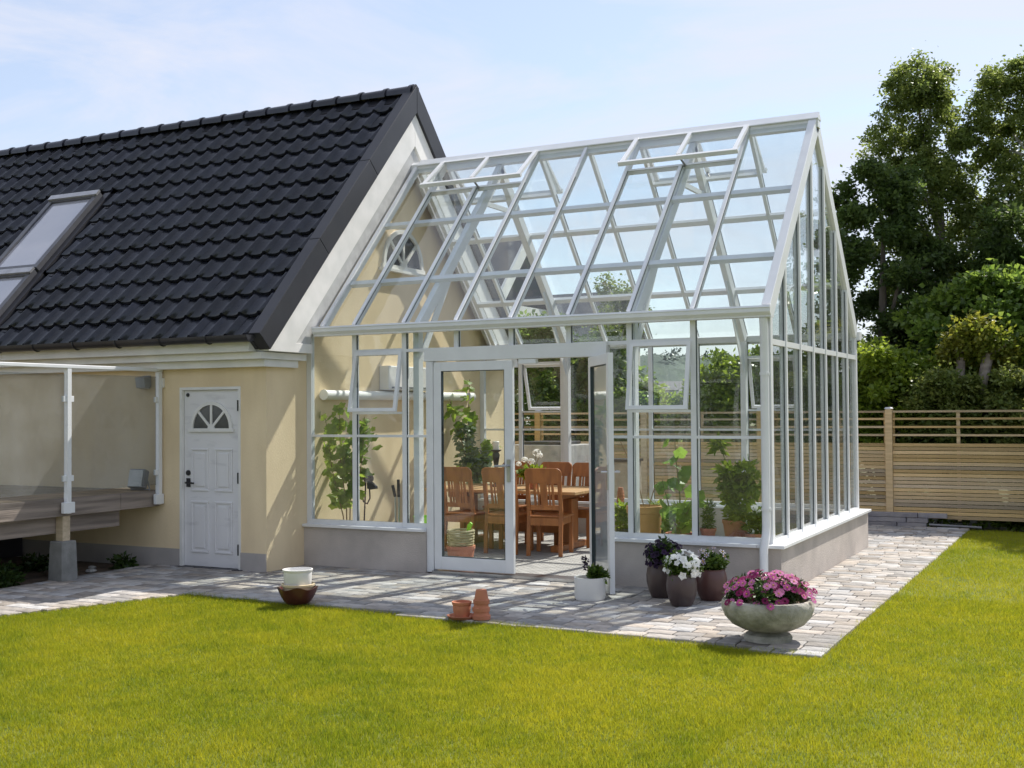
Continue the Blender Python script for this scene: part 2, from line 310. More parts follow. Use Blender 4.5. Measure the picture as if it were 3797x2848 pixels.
# ---- grass: blades over the lawn
M_GRASS = leafmat('grass blade', (0.120, 0.180, 0.009), (0.335, 0.330, 0.018), trans=0.40, rough=0.5, spec=0.25)
def grass():
    rng = np.random.default_rng(3); X = []; Y = []
    def fill(x0, x1, y0, y1, dens):
        n = int((x1-x0)*(y1-y0)*dens); X.append(rng.uniform(x0, x1, n)); Y.append(rng.uniform(y0, y1, n))
    fill(-6.9, 0.9, -5.4, -1.95, 20000); fill(-3.5, 3.6, -7.4, -5.4, 16000); fill(0.85, 3.4, -5.4, 0.5, 15000); fill(0.85, 3.2, 0.5, 6.4, 7000)
    X = np.concatenate(X); Y = np.concatenate(Y)
    wob = 0.014*np.sin(X*9+2*np.sin(X*3.1))+0.012+rng.normal(0, 0.012, len(X))
    ok = ((X > edge_x(Y)-0.015) & (Y < edge_y(X)+wob)) | (X > 0.888+rng.normal(0, 0.012, len(X))+0.008*np.sin(Y*7)); X, Y = X[ok], Y[ok]
    def vnoise(x, y, f, sd):
        r_ = np.random.default_rng(sd); g_ = r_.uniform(0, 1, (256, 256)); u, v = x*f+40, y*f+40; i, j = np.floor(u).astype(int) % 255, np.floor(v).astype(int) % 255; a, b = u-np.floor(u), v-np.floor(v); a = a*a*(3-2*a); b = b*b*(3-2*b)
        return (g_[i, j]*(1-a)+g_[i+1, j]*a)*(1-b)+(g_[i, j+1]*(1-a)+g_[i+1, j+1]*a)*b
    n = len(X); P = np.stack([X, Y, np.zeros(n)], 1)
    h = rng.uniform(0.013, 0.036, n)*(0.55+0.5*vnoise(X, Y, 9, 1)+0.45*vnoise(X, Y, 2.5, 2)+0.5*np.exp(-np.clip(edge_y(X)-Y, 0, 1)/0.05)*rng.uniform(0, 1, n)*(X < 0.9))
    a = rng.uniform(0, 2*math.pi, n); wd = rng.uniform(0.0013, 0.0026, n); lean = rng.uniform(0.1, 0.9, n)*h
    d = np.stack([np.cos(a), np.sin(a), np.zeros(n)], 1); la = rng.uniform(0, 2*math.pi, n); ld = np.stack([np.cos(la), np.sin(la), np.zeros(n)], 1)
    V = np.empty((n, 3, 3)); V[:, 0] = P-d*wd[:, None]; V[:, 1] = P+d*wd[:, None]; V[:, 2] = P+ld*lean[:, None]; V[:, 2, 2] += h
    patch = 0.45*vnoise(X, Y, 0.8, 3)+0.35*vnoise(X, Y, 2.7, 4)+0.35*vnoise(X, Y, 11, 5)
    t = np.clip(0.62*rng.uniform(0, 1, n)**1.5+1.05*patch-0.31, 0.01, 0.98)
    o = link('grass', np_mesh('grass', V.reshape(-1, 3), np.arange(n*3).reshape(n, 3), M_GRASS, np.repeat(t, 3)))
    tag(o, 'short mown yellow green grass of the lawn', 'grass', kind='stuff')
grass()

# ================================================================== HOUSE
XV = -4.70                                       # verge (roof edge over the gable)
ZE, ZR, YE = 2.33, 5.40, -0.95                   # eave and ridge of the tiled roof
SL = Vector((0, YR-YE, ZR-ZE)); SLN = SL.length; sdir = SL/SLN; nrm = Vector((0, -sdir.z, sdir.y))
def roofpt(x, t, h=0.0):                         # t metres up the slope from the eave, h above it
    p = Vector((x, YE, ZE))+sdir*t+nrm*h
    return p
house = thing('house', 'cream rendered house with black tiled gable roof beside the greenhouse', 'house', (-9, HY, 0))
XL = -14.0
DX0, DX1, DZ1 = -6.02, -5.215, 1.868
mb = MB(); mb.box(XL, DX0, HY, HY+0.2, 0, 2.45); mb.box(DX1, -5.09, HY, HY+0.2, 0, 2.45); mb.box(DX0, DX1, HY, HY+0.2, DZ1, 2.45); mb.box(DX0, DX1, HY+0.12, HY+0.2, 0, DZ1)
mb.build('front_wall', M_WALL, house)
gy1 = 2*YR-HY
gp = [(HY, 0), (gy1, 0), (gy1, 2.37), (YR, 5.08), (HY, 2.37)]
MB().prism(gp, 'x', -5.09, -GL).build('gable_wall', M_WALL, house)
mb = MB(); mb.box(XL, -5.09, gy1-0.2, gy1, 0, 2.45); mb.build('rear_wall', M_WALL, house)
mb = MB(); mb.box(XL, DX0, HY-0.012, HY, 0, 0.2); mb.box(DX1, -GL-0.001, HY-0.012, HY, 0, 0.2); mb.build('base_band', M_BASE, house)
# roof deck
def slab(x0, x1, t0, t1, h0, h1, back=False):
    q = []
    for h in (h0, h1):
        for x, t in ((x0, t0), (x1, t0), (x1, t1), (x0, t1)):
            p = roofpt(x, t, h); q.append((p.x, 2*YR-p.y if back else p.y, p.z))
    return q, [(3, 2, 1, 0), (4, 5, 6, 7), (0, 1, 5, 4), (1, 2, 6, 5), (2, 3, 7, 6), (3, 0, 4, 7)]
roof = MB().add(*slab(XL, -4.842, 0, SLN-0.02, -0.16, -0.055)).build('roof', M_DARK, house)
MB().add(*slab(XL, -4.90, 0, SLN-0.02, -0.16, 0.0, True)).build('rear_roof', M_DARK, house)
# verge sheet metal (three lengths per side) and white barge boards, mitred at the ridge
cuts = [0.0, 1.42, 2.78, None]
def yz(t, h): return (YE+sdir.y*t+nrm.y*h, ZE+sdir.z*t+nrm.z*h)
def apex(h): return yz((YR-YE-nrm.y*h)/sdir.y, h)
for back in (False, True):
    fl_ = (lambda q: [(2*YR-y_, z_) for y_, z_ in q]) if back else (lambda q: q)
    for a, b in zip(cuts, cuts[1:]):
        q = [yz(a+0.003, 0.055), yz(a+0.003, -0.17)]+([yz(b-0.003, -0.17), yz(b-0.003, 0.055)] if b else [apex(-0.17), apex(0.055)])
        q = [(min(y_, YR-0.002), z_) for y_, z_ in q]
        MB().prism(fl_(q), 'x', -4.84, XV).build('verge_flashing', M_DARK, house, bevel=0.005)
    q = [(-0.815, 2.226), (-0.81, 2.205), (-0.11, 2.205), (-0.11, 2.30), (-0.38, 2.30), apex(-0.44), apex(-0.174)]; q = [(min(y_, YR-0.001), z_) for y_, z_ in q]
    MB().prism(fl_(q), 'x', -4.88, XV-0.03).build('barge_board', M_WHITE, house, bevel=0.003)
MB().box(XL, -4.885, -0.93, HY-0.001, 2.20, 2.325).build('fascia', M_WHITE, house, bevel=0.004)
MB().box(XL, -4.80, -0.845, -0.655, 2.132, 2.198).box(-4.892, -4.80, -0.655, -0.12, 2.132, 2.198).build('soffit_moulding', M_WHITE, house)
MB().box(XL, -4.83, -0.755, -0.655, 2.058, 2.130).box(-4.892, -4.83, -0.655, -0.22, 2.058, 2.130).build('soffit_moulding', M_WHITE, house)
for back in (False, True):
    q = [(-0.16, 2.302), (-0.11, 2.304), (-0.10, 2.36), (YR-0.001, 4.50), (YR-0.001, apex(-0.44)[1]-0.002), (-0.375, 2.304)]
    if back: q = [(2*YR-y_, z_) for y_, z_ in q]
    MB().prism(q, 'x', -4.80, -4.755).build('wall_flashing', mat('pale grey flashing', (0.55, 0.55, 0.54), rough=0.5), house)
# gutter
def halfpipe(x0, x1, y, z, r, seg=10, t=0.006):
    pts = []
    for i in range(seg+1):
        a = math.pi+math.pi*i/seg; pts.append((y+r*math.cos(a), z+r*math.sin(a)))
    for i in range(seg, -1, -1):
        a = math.pi+math.pi*i/seg; pts.append((y+(r-t)*math.cos(a), z+(r-t)*math.sin(a)))
    return MB().prism(pts, 'x', x0, x1)
g = halfpipe(XL, -4.79, -1.02, 2.352, 0.068).build('gutter', M_DARK, house, smooth=True)
MB().prism([(-1.02+0.068*math.cos(math.pi+math.pi*i/10), 2.352+0.068*math.sin(math.pi+math.pi*i/10)) for i in range(11)], 'x', -4.789, -4.78).build('end_cap', M_DARK, g)
for i in range(10):
    x = -5.3-0.6*i; mb = MB(); mb.tube([(x, -1.02+0.074*math.cos(math.pi+math.pi*k/8), 2.352+0.074*math.sin(math.pi+math.pi*k/8)) for k in range(9)], 0.007, 6); mb.build('gutter_bracket', M_DARK, g)
# tiles
TW, TC = 0.236, SLN/13.1
def tile_geo():
    """pantile: shallow pan, a roll on the right that laps over the next tile, thick lower lip"""
    U = [0, .12, .26, .42, .54, .63, .71, .79, .87, .95, 1.03, 1.11]; n = len(U); L0 = TC+0.045; vs = []; fs = []
    for u in U:
        x = (u-0.5)*TW; h = 0.004+0.010*((u-0.30)/0.30)**2*(u < 0.6)+0.010*(u >= 0.6)*max(0, 1-(u-0.6)/0.3)+0.046*math.exp(-((u-0.84)/0.135)**2)
        vs += [(x, 0.0, h+0.046), (x, L0, h), (x, 0.0, h+0.046-0.032)]
    for i in range(n-1):
        a, b = 3*i, 3*(i+1); fs.append((a, b, b+1, a+1)); fs.append((a+2, b+2, b, a))
    e = 3*(n-1); k = len(vs); vs += [(vs[e][0], 0.0, vs[e][2]-0.014), (vs[e+1][0], L0, vs[e+1][2]-0.014)]
    fs.append((e, k, k+1, e+1)); fs.append((e, k, k+1, e+1)[::-1])
    return vs, fs[:-1]
tv, tf = tile_geo()
E_X = Vector((1, 0, 0))
TM = Matrix((( 1, 0, 0), (0, sdir.y, nrm.y), (0, sdir.z, nrm.z)))     # columns: x, up the slope, normal
tme = MB().add([TM @ Vector(p) for p in tv], tf).mesh('roof_tile', M_TILE, fix=False)
tme.polygons.foreach_set('use_smooth', [i % 2 == 0 and i < len(tme.polygons)-1 for i in range(len(tme.polygons))])
SKY = [(-9.66, -8.80, 2.02, 2.80+0.0), (-9.66, -8.80, 0.62, 1.27)]
sk_t = [(1.34, 2.79), (0.20, 1.30)]                 # skylights: slope range
def blocked(x, t):
    return any(-9.72-TW/2 < x < -8.74+TW/2 and a-0.06-TC*0.9 < t < b+0.02 for a, b in sk_t)
tl = []
for r_ in range(13):
    t = 0.02+r_*TC
    x = -4.845-TW/2-0.028
    while x > XL+0.2:
        if not blocked(x, t): tl.append((x, t))
        x -= TW
tl.sort(key=lambda q: showing(roofpt(q[0], q[1]+0.15)))
print('tiles', len(tl), 'stones', len(stones))
for x, t in tl[:300]: link('roof_tile', tme, house, roofpt(x+random.uniform(-.003, .003), t+random.uniform(-.004, .004), -0.05+random.uniform(0, .004)), Quaternion((1, random.uniform(-.008, .008), random.uniform(-.006, .006), random.uniform(-.006, .006))))
V = []; F = []; T = []
for x, t in tl[300:]:
    p = roofpt(x, t, -0.05); k = len(V); V += [tuple(TM @ Vector(q)+p) for q in tv]; F += [tuple(i+k for i in f) for f in tf]; T += [random.random()]*len(tv)
bo = base_of(house)
o = link('roof_tiling', np_mesh('roof_tiling', np.array(V)-np.array(bo), np.array(F), M_TILE, np.array(T)), house); o['kind'] = 'stuff'
# ridge caps
def ridge_geo(n=10, ln=0.40):
    vs = []; fs = []
    for x, r in ((0, 0.088), (ln, 0.078), (ln-0.001, 0.066), (0.001, 0.07)):
        for i in range(n+1):
            a = math.pi*(-0.08+1.16*i/n); vs.append((-x, r*1.05*math.cos(a), r*math.sin(a)))
    m_ = n+1
    for i in range(n): fs.append((i, i+1, m_+i+1, m_+i)); fs.append((3*m_+i, 3*m_+i+1, i+1, i))
    # raised collar at the lower lip
    k = len(vs)
    for x, r in ((-0.004, 0.082), (-0.004, 0.100), (0.040, 0.098), (0.042, 0.080)):
        for i in range(n+1):
            a = math.pi*(-0.08+1.16*i/n); vs.append((-x, r*1.05*math.cos(a), r*math.sin(a)))
    for j in range(3):
        for i in range(n): fs.append((k+j*m_+i, k+j*m_+i+1, k+(j+1)*m_+i+1, k+(j+1)*m_+i))
    return vs, fs
rme = MB().add(*ridge_geo()).mesh('ridge_cap', M_TILE, smooth=True)
for i in range(23): link('ridge_cap', rme, house, (-4.74-0.36*i, YR, ZR-0.005), Quaternion((0, 1, 0), 0.02))
MB().prism([(YR-0.088, ZR-0.04), (YR-0.06, ZR+0.06), (YR, ZR+0.095), (YR+0.06, ZR+0.06), (YR+0.088, ZR-0.04)], 'x', -4.80, XV-0.012).build('ridge_end', M_DARK, house)
# skylights
for (a, b) in sk_t:
    sk = MB(); x0, x1 = -9.66, -8.80
    for q in ((x0, x0+0.07, a, b), (x1-0.07, x1, a, b), (x0+0.07, x1-0.07, a, a+0.06), (x0+0.07, x1-0.07, b-0.10, b)): sk.add(*slab(*q, -0.05, 0.07))
    k = sk.build('roof_window', mat('grey window cladding', (0.10, 0.10, 0.11), rough=0.4), house)
    MB().add(*slab(x0+0.07, x1-0.07, a+0.06, b-0.10, -0.05, 0.045)).build('pane', M_SKYL, k)
    MB().add(*slab(x0-0.002, x1+0.002, b-0.075, b+0.012, 0.072, 0.10)).build('head_cover', mat('aluminium cladding', (0.45, 0.45, 0.46), rough=0.4, metal=0.6), k)
    for q in ((x0-0.10, x0-0.004), (x1+0.004, x1+0.10)): MB().add(*slab(*q, a-0.05, b+0.05, -0.05, 0.012)).build('side_flashing', M_DARK, k)
# door in the house front
M_DOOR = mat('white door paint, scuffed', (0.78, 0.765, 0.77), (0.50, 0.49, 0.50), rough=0.45, scale=2.6, detail=8, stretch=(1.2, 1, 4.5), lo=0.56, hi=0.86)
yd = HY+0.03
door = MB().box(DX0+0.035, DX1-0.035, yd, yd+0.045, 0.03, DZ1-0.03).build('door', M_DOOR, house, bevel=0.003)
MB().box(DX0, DX0+0.032, HY-0.006, yd+0.08, 0.02, DZ1).box(DX1-0.032, DX1, HY-0.006, yd+0.08, 0.02, DZ1).box(DX0+0.032, DX1-0.032, HY-0.006, yd+0.08, DZ1-0.028, DZ1).build('door_frame', M_WHITE, house)
MB().box(DX0-0.03, DX1+0.03, HY-0.05, HY+0.11, 0.0, 0.028).build('threshold', M_DARK, house)
cxm = (DX0+DX1)/2
def fan(cx, yy, z0, r, mat_frame, mat_glass, parent, muntins=(45, 90, 135), wdt=0.035, th=0.02, axis='y', sgn=-1):
    """half-round window: frame ring, base bar, muntins, one pane per segment"""
    def P(u, z, d): return (cx+u, yy+sgn*d, z0+z) if axis == 'y' else (yy+sgn*d, cx+u, z0+z)
    def extr(poly, d0, d1):
        n = len(poly); return [P(u, z, d0) for u, z in poly]+[P(u, z, d1) for u, z in poly], [tuple(range(n)), tuple(range(2*n-1, n-1, -1))]+[(i, n+i, n+(i+1) % n, (i+1) % n) for i in range(n)]
    mb = MB(); n = 20
    for i in range(n):
        a, b = math.pi*i/n, math.pi*(i+1)/n
        mb.add(*extr([(r*math.cos(a), r*math.sin(a)), (r*math.cos(b), r*math.sin(b)), ((r-wdt)*math.cos(b), (r-wdt)*math.sin(b)), ((r-wdt)*math.cos(a), (r-wdt)*math.sin(a))], 0, th))
    mb.add(*extr([(-r-0.02, -wdt), (r+0.02, -wdt), (r+0.02, 0), (-r-0.02, 0)], 0, th+0.006))
    for m_ in muntins:
        a = R(m_); d = (math.cos(a), math.sin(a)); s_ = (-d[1]*wdt*0.38, d[0]*wdt*0.38); q = r-wdt*0.5
        mb.add(*extr([(s_[0], s_[1]), (d[0]*q+s_[0], d[1]*q+s_[1]), (d[0]*q-s_[0], d[1]*q-s_[1]), (-s_[0], -s_[1])], 0, th*0.8))
    rr = r*0.16
    mb.add(*extr([(rr*math.cos(math.pi*i/10), rr*math.sin(math.pi*i/10)) for i in range(11)], 0, th*0.9))
    fr_ = mb.build('fan_window', mat_frame, parent)
    angs = [0]+list(muntins)+[180]
    for a, b in zip(angs, angs[1:]):
        pts = [(0, 0)]+[((r-wdt*0.6)*math.cos(R(a+(b-a)*k/6)), (r-wdt*0.6)*math.sin(R(a+(b-a)*k/6))) for k in range(7)]
        MB().add(*extr(pts, 0.001, 0.005)).build('pane', mat_glass, fr_)
    return fr_
fan(cxm, yd, 1.445, 0.275, M_WHITE, M_WGLASS, door)
def panel(x0, x1, z0, z1, name='door_panel'):
    mb = MB(); t = 0.022
    for q in ((x0, x1, z0, z0+t), (x0, x1, z1-t, z1), (x0, x0+t, z0+t, z1-t), (x1-t, x1, z0+t, z1-t)): mb.box(q[0], q[1], yd-0.012, yd+0.001, q[2], q[3])
    mb.box(x0+0.05, x1-0.05, yd-0.012, yd+0.001, z0+0.05, z1-0.05)
    mb.build(name, M_DOOR, door, bevel=0.005)
for x0, x1 in ((DX0+0.13, cxm-0.04), (cxm+0.04, DX1-0.13)):
    panel(x0, x1, 0.80, 1.24); panel(x0, x1, 0.17, 0.70)
hb = MB(); hb.tube([(DX0+0.09, yd, 0.885), (DX0+0.09, yd-0.045, 0.885), (DX0+0.20, yd-0.05, 0.883)], 0.010, 8); hb.box(DX0+0.065, DX0+0.115, yd-0.008, yd, 0.84, 0.93); hb.build('handle', M_BLACK, door)
MB().tube([(DX0+0.09, yd+0.002, 0.985), (DX0+0.09, yd-0.012, 0.985)], 0.028, 14).build('lock', M_BLACK, door)
MB().tube([(DX0+0.085, yd+0.002, 1.79), (DX0+0.085, yd-0.010, 1.79)], 0.020, 10).build('door_chime', M_BLACK, door)
for z in (1.67, 0.94, 0.22): MB().tube([(DX1-0.03, HY-0.012, z-0.05), (DX1-0.03, HY-0.012, z+0.06)], 0.007, 8).build('hinge', M_BLACK, door)
# half round window high in the gable, with sill
fw = fan(YR-0.04, -GL, 3.32, 0.44, M_WHITE, M_WGLASS, house, muntins=(45, 90, 135), wdt=0.05, th=0.03, axis='x', sgn=1)
MB().box(-GL+0.001, -GL+0.07, YR-0.55, YR+0.50, 3.235, 3.265).build('sill', M_WHITE, fw)

# ================================================================== WOODEN TERRACE AND ITS GLASS RAILING
XD = -6.29
deck = thing('wooden_terrace', 'raised weathered wooden terrace along the house front', 'terrace', (-8, -2.5, 0))
yb = -0.67
while yb > -5.2:
    MB().box(-10.6, XD-0.034, yb-0.115, yb, 0.775, 0.803+random.uniform(-.001, .001)).build('deck_board', M_DECKW, deck); yb -= 0.121
M_FASC = mat('grey weathered plank', (0.32, 0.265, 0.225), (0.17, 0.14, 0.12), rough=0.85, scale=2.4, stretch=(8, 0.5, 9), bump=0.35, bscale=9, rnd=0.12)
MB().box(XD-0.032, XD, -1.20, -0.668, 0.635, 0.80).build('fascia_board', M_FASC, deck, bevel=0.004)
MB().box(XD-0.032, XD, -5.2, -1.204, 0.632, 0.80).build('fascia_board', M_FASC, deck, bevel=0.004)
MB().box(-6.46, -6.395, -5.2, -1.12, 0.465, 0.628).build('bearer', M_FASC, deck)
for yj in (-1.3, -1.9, -2.5, -3.1): MB().box(-10.4, -6.47, yj-0.024, yj+0.024, 0.60, 0.772).build('joist', M_DECKW, deck)
for yj in (-1.88, -4.2):
    MB().box(-6.39, -6.30, yj-0.045, yj+0.045, 0.385, 0.631).build('post', M_FENCE, deck)
    q = []
    for z, h in ((0.0, 0.098), (0.395, 0.086)): q += [(-6.345-h, yj-h, z), (-6.345+h, yj-h, z), (-6.345+h, yj+h, z), (-6.345-h, yj+h, z)]
    MB().add(q, [(3, 2, 1, 0), (4, 5, 6, 7), (0, 1, 5, 4), (1, 2, 6, 5), (2, 3, 7, 6), (3, 0, 4, 7)]).build('footing', mat('dark concrete', (0.26, 0.26, 0.25), (0.19, 0.19, 0.18), rough=0.9, scale=9, bump=0.3, bscale=50), deck, bevel=0.012)  # footing in a darker concrete tone
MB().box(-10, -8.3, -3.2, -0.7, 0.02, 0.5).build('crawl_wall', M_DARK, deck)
rail = thing('glass_railing', 'white railing with clear glass panes on the wooden terrace', 'railing', (XD, -1.9, 0.63))
xr = XD+0.028
ps = [-0.705, -1.90, -3.10]
for yy in ps: MB().box(xr-0.025, xr+0.025, yy-0.025, yy+0.025, 0.655, 2.035).build('post', M_ALU, rail, bevel=0.003)
for yy in ps:
    s_ = 1 if yy == ps[0] else 0
    MB().box(xr-0.002, xr+0.034, yy-0.075, yy+0.06-0.02*s_, 0.662, 0.765).build('foot_plate', M_ALU, rail, bevel=0.003)
MB().box(xr-0.027, xr+0.027, -3.2, -0.67, 2.036, 2.072).build('handrail', M_ALU, rail, bevel=0.006)
for a, b in zip(ps, ps[1:]):
    MB().box(xr-0.005, xr+0.005, b+0.045, a-0.045, 0.86, 1.985).build('pane', M_RGLASS, rail)
for yy in ps:
    for z in (1.745, 0.99):
        for sg in (-1, 1):
            if yy == ps[0] and sg == 1: continue
            MB().box(xr-0.016, xr+0.016, yy+sg*0.0255, yy+sg*0.062, z-0.028, z+0.028).build('clamp', M_ALU, rail, bevel=0.003)
# wall light and floodlight
wl = thing('wall_light', 'small grey outdoor light fixed to the wall under the eave', 'light', (-6.47, HY, 1.93))
MB().box(-6.52, -6.42, HY-0.02, HY-0.001, 1.88, 2.0).build('back_plate', mat('grey plastic', (0.35, 0.37, 0.40), rough=0.5), wl)
MB().prism([(HY-0.021, 1.86), (HY-0.10, 1.87), (HY-0.12, 1.98), (HY-0.021, 1.995)], 'x', -6.535, -6.405).build('head', mat('grey plastic', (0.35, 0.37, 0.40)), wl, bevel=0.008)
cb = thing('cable_box', 'small white cable box on the wall beside the railing', 'cable box', (-6.25, HY, 1.9)); MB().box(-6.275, -6.225, HY-0.03, HY-0.001, 1.87, 1.97).build('cover', M_WHITE, cb, bevel=0.004)
fl = thing('floodlight', 'grey floodlight standing on the terrace boards against the wall', 'floodlight', (-6.44, -0.82, 0.804))
M_GREY = mat('grey cast metal', (0.22, 0.22, 0.23), rough=0.45)
c_ = [(-0.12, 0.0), (-0.05, -0.03), (0.02, 0.16), (-0.04, 0.19)]
MB().prism([(-0.86, 0.835), (-0.80, 0.82), (-0.76, 1.00), (-0.82, 1.03)], 'x', -6.555, -6.335).build('housing', M_GREY, fl, bevel=0.01)
MB().prism([(-0.868, 0.85), (-0.861, 0.847), (-0.829, 1.015), (-0.835, 1.017)], 'x', -6.54, -6.35).build('lens', mat('lamp glass', (0.65, 0.65, 0.62), rough=0.08), fl)
MB().tube([(-6.565, -0.80, 0.90), (-6.575, -0.78, 0.812), (-6.315, -0.78, 0.812), (-6.325, -0.80, 0.90)], 0.009, 6).build('bracket', M_GREY, fl)

# ================================================================== GREENHOUSE
gh = thing('greenhouse', 'white framed glass greenhouse with pitched roof on a low rendered plinth', 'greenhouse', (-2.45, YR, 0))
HP = 0.45; PT = 0.6
XI = [-GL+PT*i for i in range(8)]+[0.0]
DL, DR_ = -3.42, -1.50                                   # door frame outer edges
# plinth walls and sills
MB().box(-GL+0.001, DL, -0.05, 0.14, 0, 0.42).build('plinth_wall', M_PLINTH, gh)
MB().box(DR_, -0.12, -0.05, 0.14, 0, 0.42).build('plinth_wall', M_PLINTH, gh)
MB().box(-0.12, 0.08, -0.05, GW+0.08, 0, 0.42).build('plinth_wall', M_PLINTH, gh)
MB().box(-GL+0.001, -0.12, GW-0.12, GW+0.08, 0, 0.42).build('plinth_wall', M_PLINTH, gh)
MB().box(-GL+0.001, DL-0.002, -0.085, 0.15, 0.421, HP).build('sill', M_ALU, gh, bevel=0.004)
MB().box(DR_+0.002, -0.121, -0.085, 0.15, 0.421, HP).build('sill', M_ALU, gh, bevel=0.004)
MB().box(-0.12, 0.115, -0.085, GW+0.11, 0.421, HP).build('sill', M_ALU, gh, bevel=0.004)
MB().box(-GL+0.001, -0.121, GW-0.13, GW+0.11, 0.421, HP).build('sill', M_ALU, gh, bevel=0.004)
def P_(name, mb, m=M_ALU, par=gh, **k): return mb.build(name, m, par, **k)
def pane(poly, axis, a, b, par=gh, name='pane', m=M_GLASS): return MB().prism(poly, axis, a, b).build(name, m, par)
mw = 0.025
ZT = 2.40                                               # wall top
def long_side(y0, sg, door):
    """front (sg=-1, outside towards -y) or back wall (sg=+1) at plane y0"""
    ya, yb_ = (y0, y0+0.055) if sg < 0 else (y0-0.055, y0)
    yg = (y0+0.020) if sg < 0 else (y0-0.020)
    P_('post', MB().box(-GL+0.002, -GL+0.062, ya, yb_, HP, ZT))
    for i in range(1, 8):
        z0 = 2.226 if (door and 3 <= i <= 5) else HP
        P_('mullion', MB().box(XI[i]-mw, XI[i]+mw, ya, yb_, z0, ZT), bevel=0.003)
        P_('seal', MB().box(XI[i]+mw, XI[i]+mw+0.004, yg-0.008, yg+0.008, z0, ZT), M_SEAL)
    P_('wall_plate', MB().box(-GL+0.002, -0.001, ya, yb_, ZT, ZT+0.07))
    for i in range(8):
        x0 = XI[i]+(0.062 if i == 0 else mw); x1 = XI[i+1]-(0.075 if i == 7 else mw)
        spans = []
        if door and i in (2, 3, 4, 5):
            if i == 2: x1b = DL
            spans = [(x0, x1, 2.226, ZT)]
            if i == 2: spans.append((x0, DL-0.0, None, None))
            if i == 5: spans.append((DR_, x1, None, None))
        else: spans = [(x0, x1, None, None)]
        for (a, b, z0, z1) in spans:
            if z0 is not None:
                pane([(a, z0), (b, z0), (b, z1), (a, z1)], 'y', yg-0.002, yg+0.002); continue
            win = (i in (1, 6)) and (b-a) > 0.5
            narrow = (b-a) < 0.45
            P_('bottom_rail', MB().box(a, b, ya, yb_, HP, HP+0.045))
            P_('rail', MB().box(a, b, ya+0.008, yb_-0.008, 1.345, 1.370))
            pane([(a, HP+0.045), (b, HP+0.045), (b, 1.345), (a, 1.345)], 'y', yg-0.002, yg+0.002)
            if win:
                zb, zt = 1.60, 2.205
                P_('rail', MB().box(a, b, ya, yb_, zb-0.022, zb)); P_('rail', MB().box(a, b, ya, yb_, zt, zt+0.030))
                pane([(a, 1.370), (b, 1.370), (b, zb-0.022), (a, zb-0.022)], 'y', yg-0.002, yg+0.002)
                pane([(a, zt+0.03), (b, zt+0.03), (b, ZT), (a, ZT)], 'y', yg-0.002, yg+0.002)
                # top hung sash, swung outwards
                ang = R(11.5 if sg < 0 else 16); yh = ya-0.004 if sg < 0 else yb_+0.004
                e = Vector((0, sg*math.sin(ang), -math.cos(ang))); hz = Vector((0, yh, zt)); ln = zt-zb+0.01; fwid = 0.036
                def SP(x, t): return Vector((x, 0, 0))+hz+e*t
                sash = MB()
                xa, xb_ = a-0.012, b+0.012
                for q in ((SP(xa+fwid/2, 0), SP(xa+fwid/2, ln)), (SP(xb_-fwid/2, 0), SP(xb_-fwid/2, ln))): sash.beam(q[0], q[1], fwid, 0.03, (1, 0, 0))
                for t in (fwid/2, ln-fwid/2): sash.beam(SP(xa+fwid, t), SP(xb_-fwid, t), 0.03, fwid, (0, e.z, -e.y))
                so_ = P_('window', sash)
                nn = Vector((0, e.z, -e.y))*0.002
                qs = [SP(xa+fwid, fwid), SP(xb_-fwid, fwid), SP(xb_-fwid, ln-fwid), SP(xa+fwid, ln-fwid)]
                MB().add([p-nn for p in qs]+[p+nn for p in qs], [(3, 2, 1, 0), (4, 5, 6, 7), (0, 1, 5, 4), (1, 2, 6, 5), (2, 3, 7, 6), (3, 0, 4, 7)]).build('pane', M_GLASS, so_)
                pz = SP((a+b)/2, ln-0.02); MB().tube([pz, (pz.x+0.12, (ya+yb_)/2, zb+0.012)], 0.005, 6).build('stay', M_CHROME, so_)
            else:
                if narrow and door:
                    P_('rail', MB().box(a, b, ya, yb_, 2.195, 2.225))
                    pane([(a, 1.370), (b, 1.370), (b, 2.195), (a, 2.195)], 'y', yg-0.002, yg+0.002)
                else:
                    pane([(a, 1.370), (b, 1.370), (b, ZT), (a, ZT)], 'y', yg-0.002, yg+0.002)
long_side(0.0, -1, True)
long_side(GW, 1, False)
# corner posts
P_('corner_post', MB().box(-0.075, 0.0, 0.001, 0.075, HP, ZT+0.0), bevel=0.004)
P_('corner_post', MB().box(-0.075, 0.0, GW-0.075, GW-0.001, HP, ZT+0.0), bevel=0.004)
# eaves gutters
def gutter(sg, x0):
    y0 = 0.0 if sg < 0 else GW
    pr = [(0.0, 2.475), (0.125, 2.478), (0.135, 2.462), (0.128, 2.455), (0.128, 2.425), (0.10, 2.395), (0.10, 2.382), (0.0, 2.382)]
    pts = [(y0+sg*a, z) for a, z in pr]
    return MB().prism(pts, 'x', x0, 0.03)
go = P_('gutter', gutter(-1, XV-0.028)); P_('gutter', gutter(1, -GL+0.3))
pipe = MB(); pipe.tube([(-0.045, -0.065, 2.385), (-0.045, -0.045, 2.30), (-0.045, -0.045, 0.60), (-0.045, -0.060, 0.53), (-0.045, -0.135, 0.42), (-0.045, -0.135, 0.03)], 0.036, 14); P_('downpipe', pipe, smooth=True)
for z in (1.9, 0.75): P_('pipe_clip', MB().tube([(-0.045, -0.045, z-0.012), (-0.045, -0.045, z+0.012)], 0.042, 14))
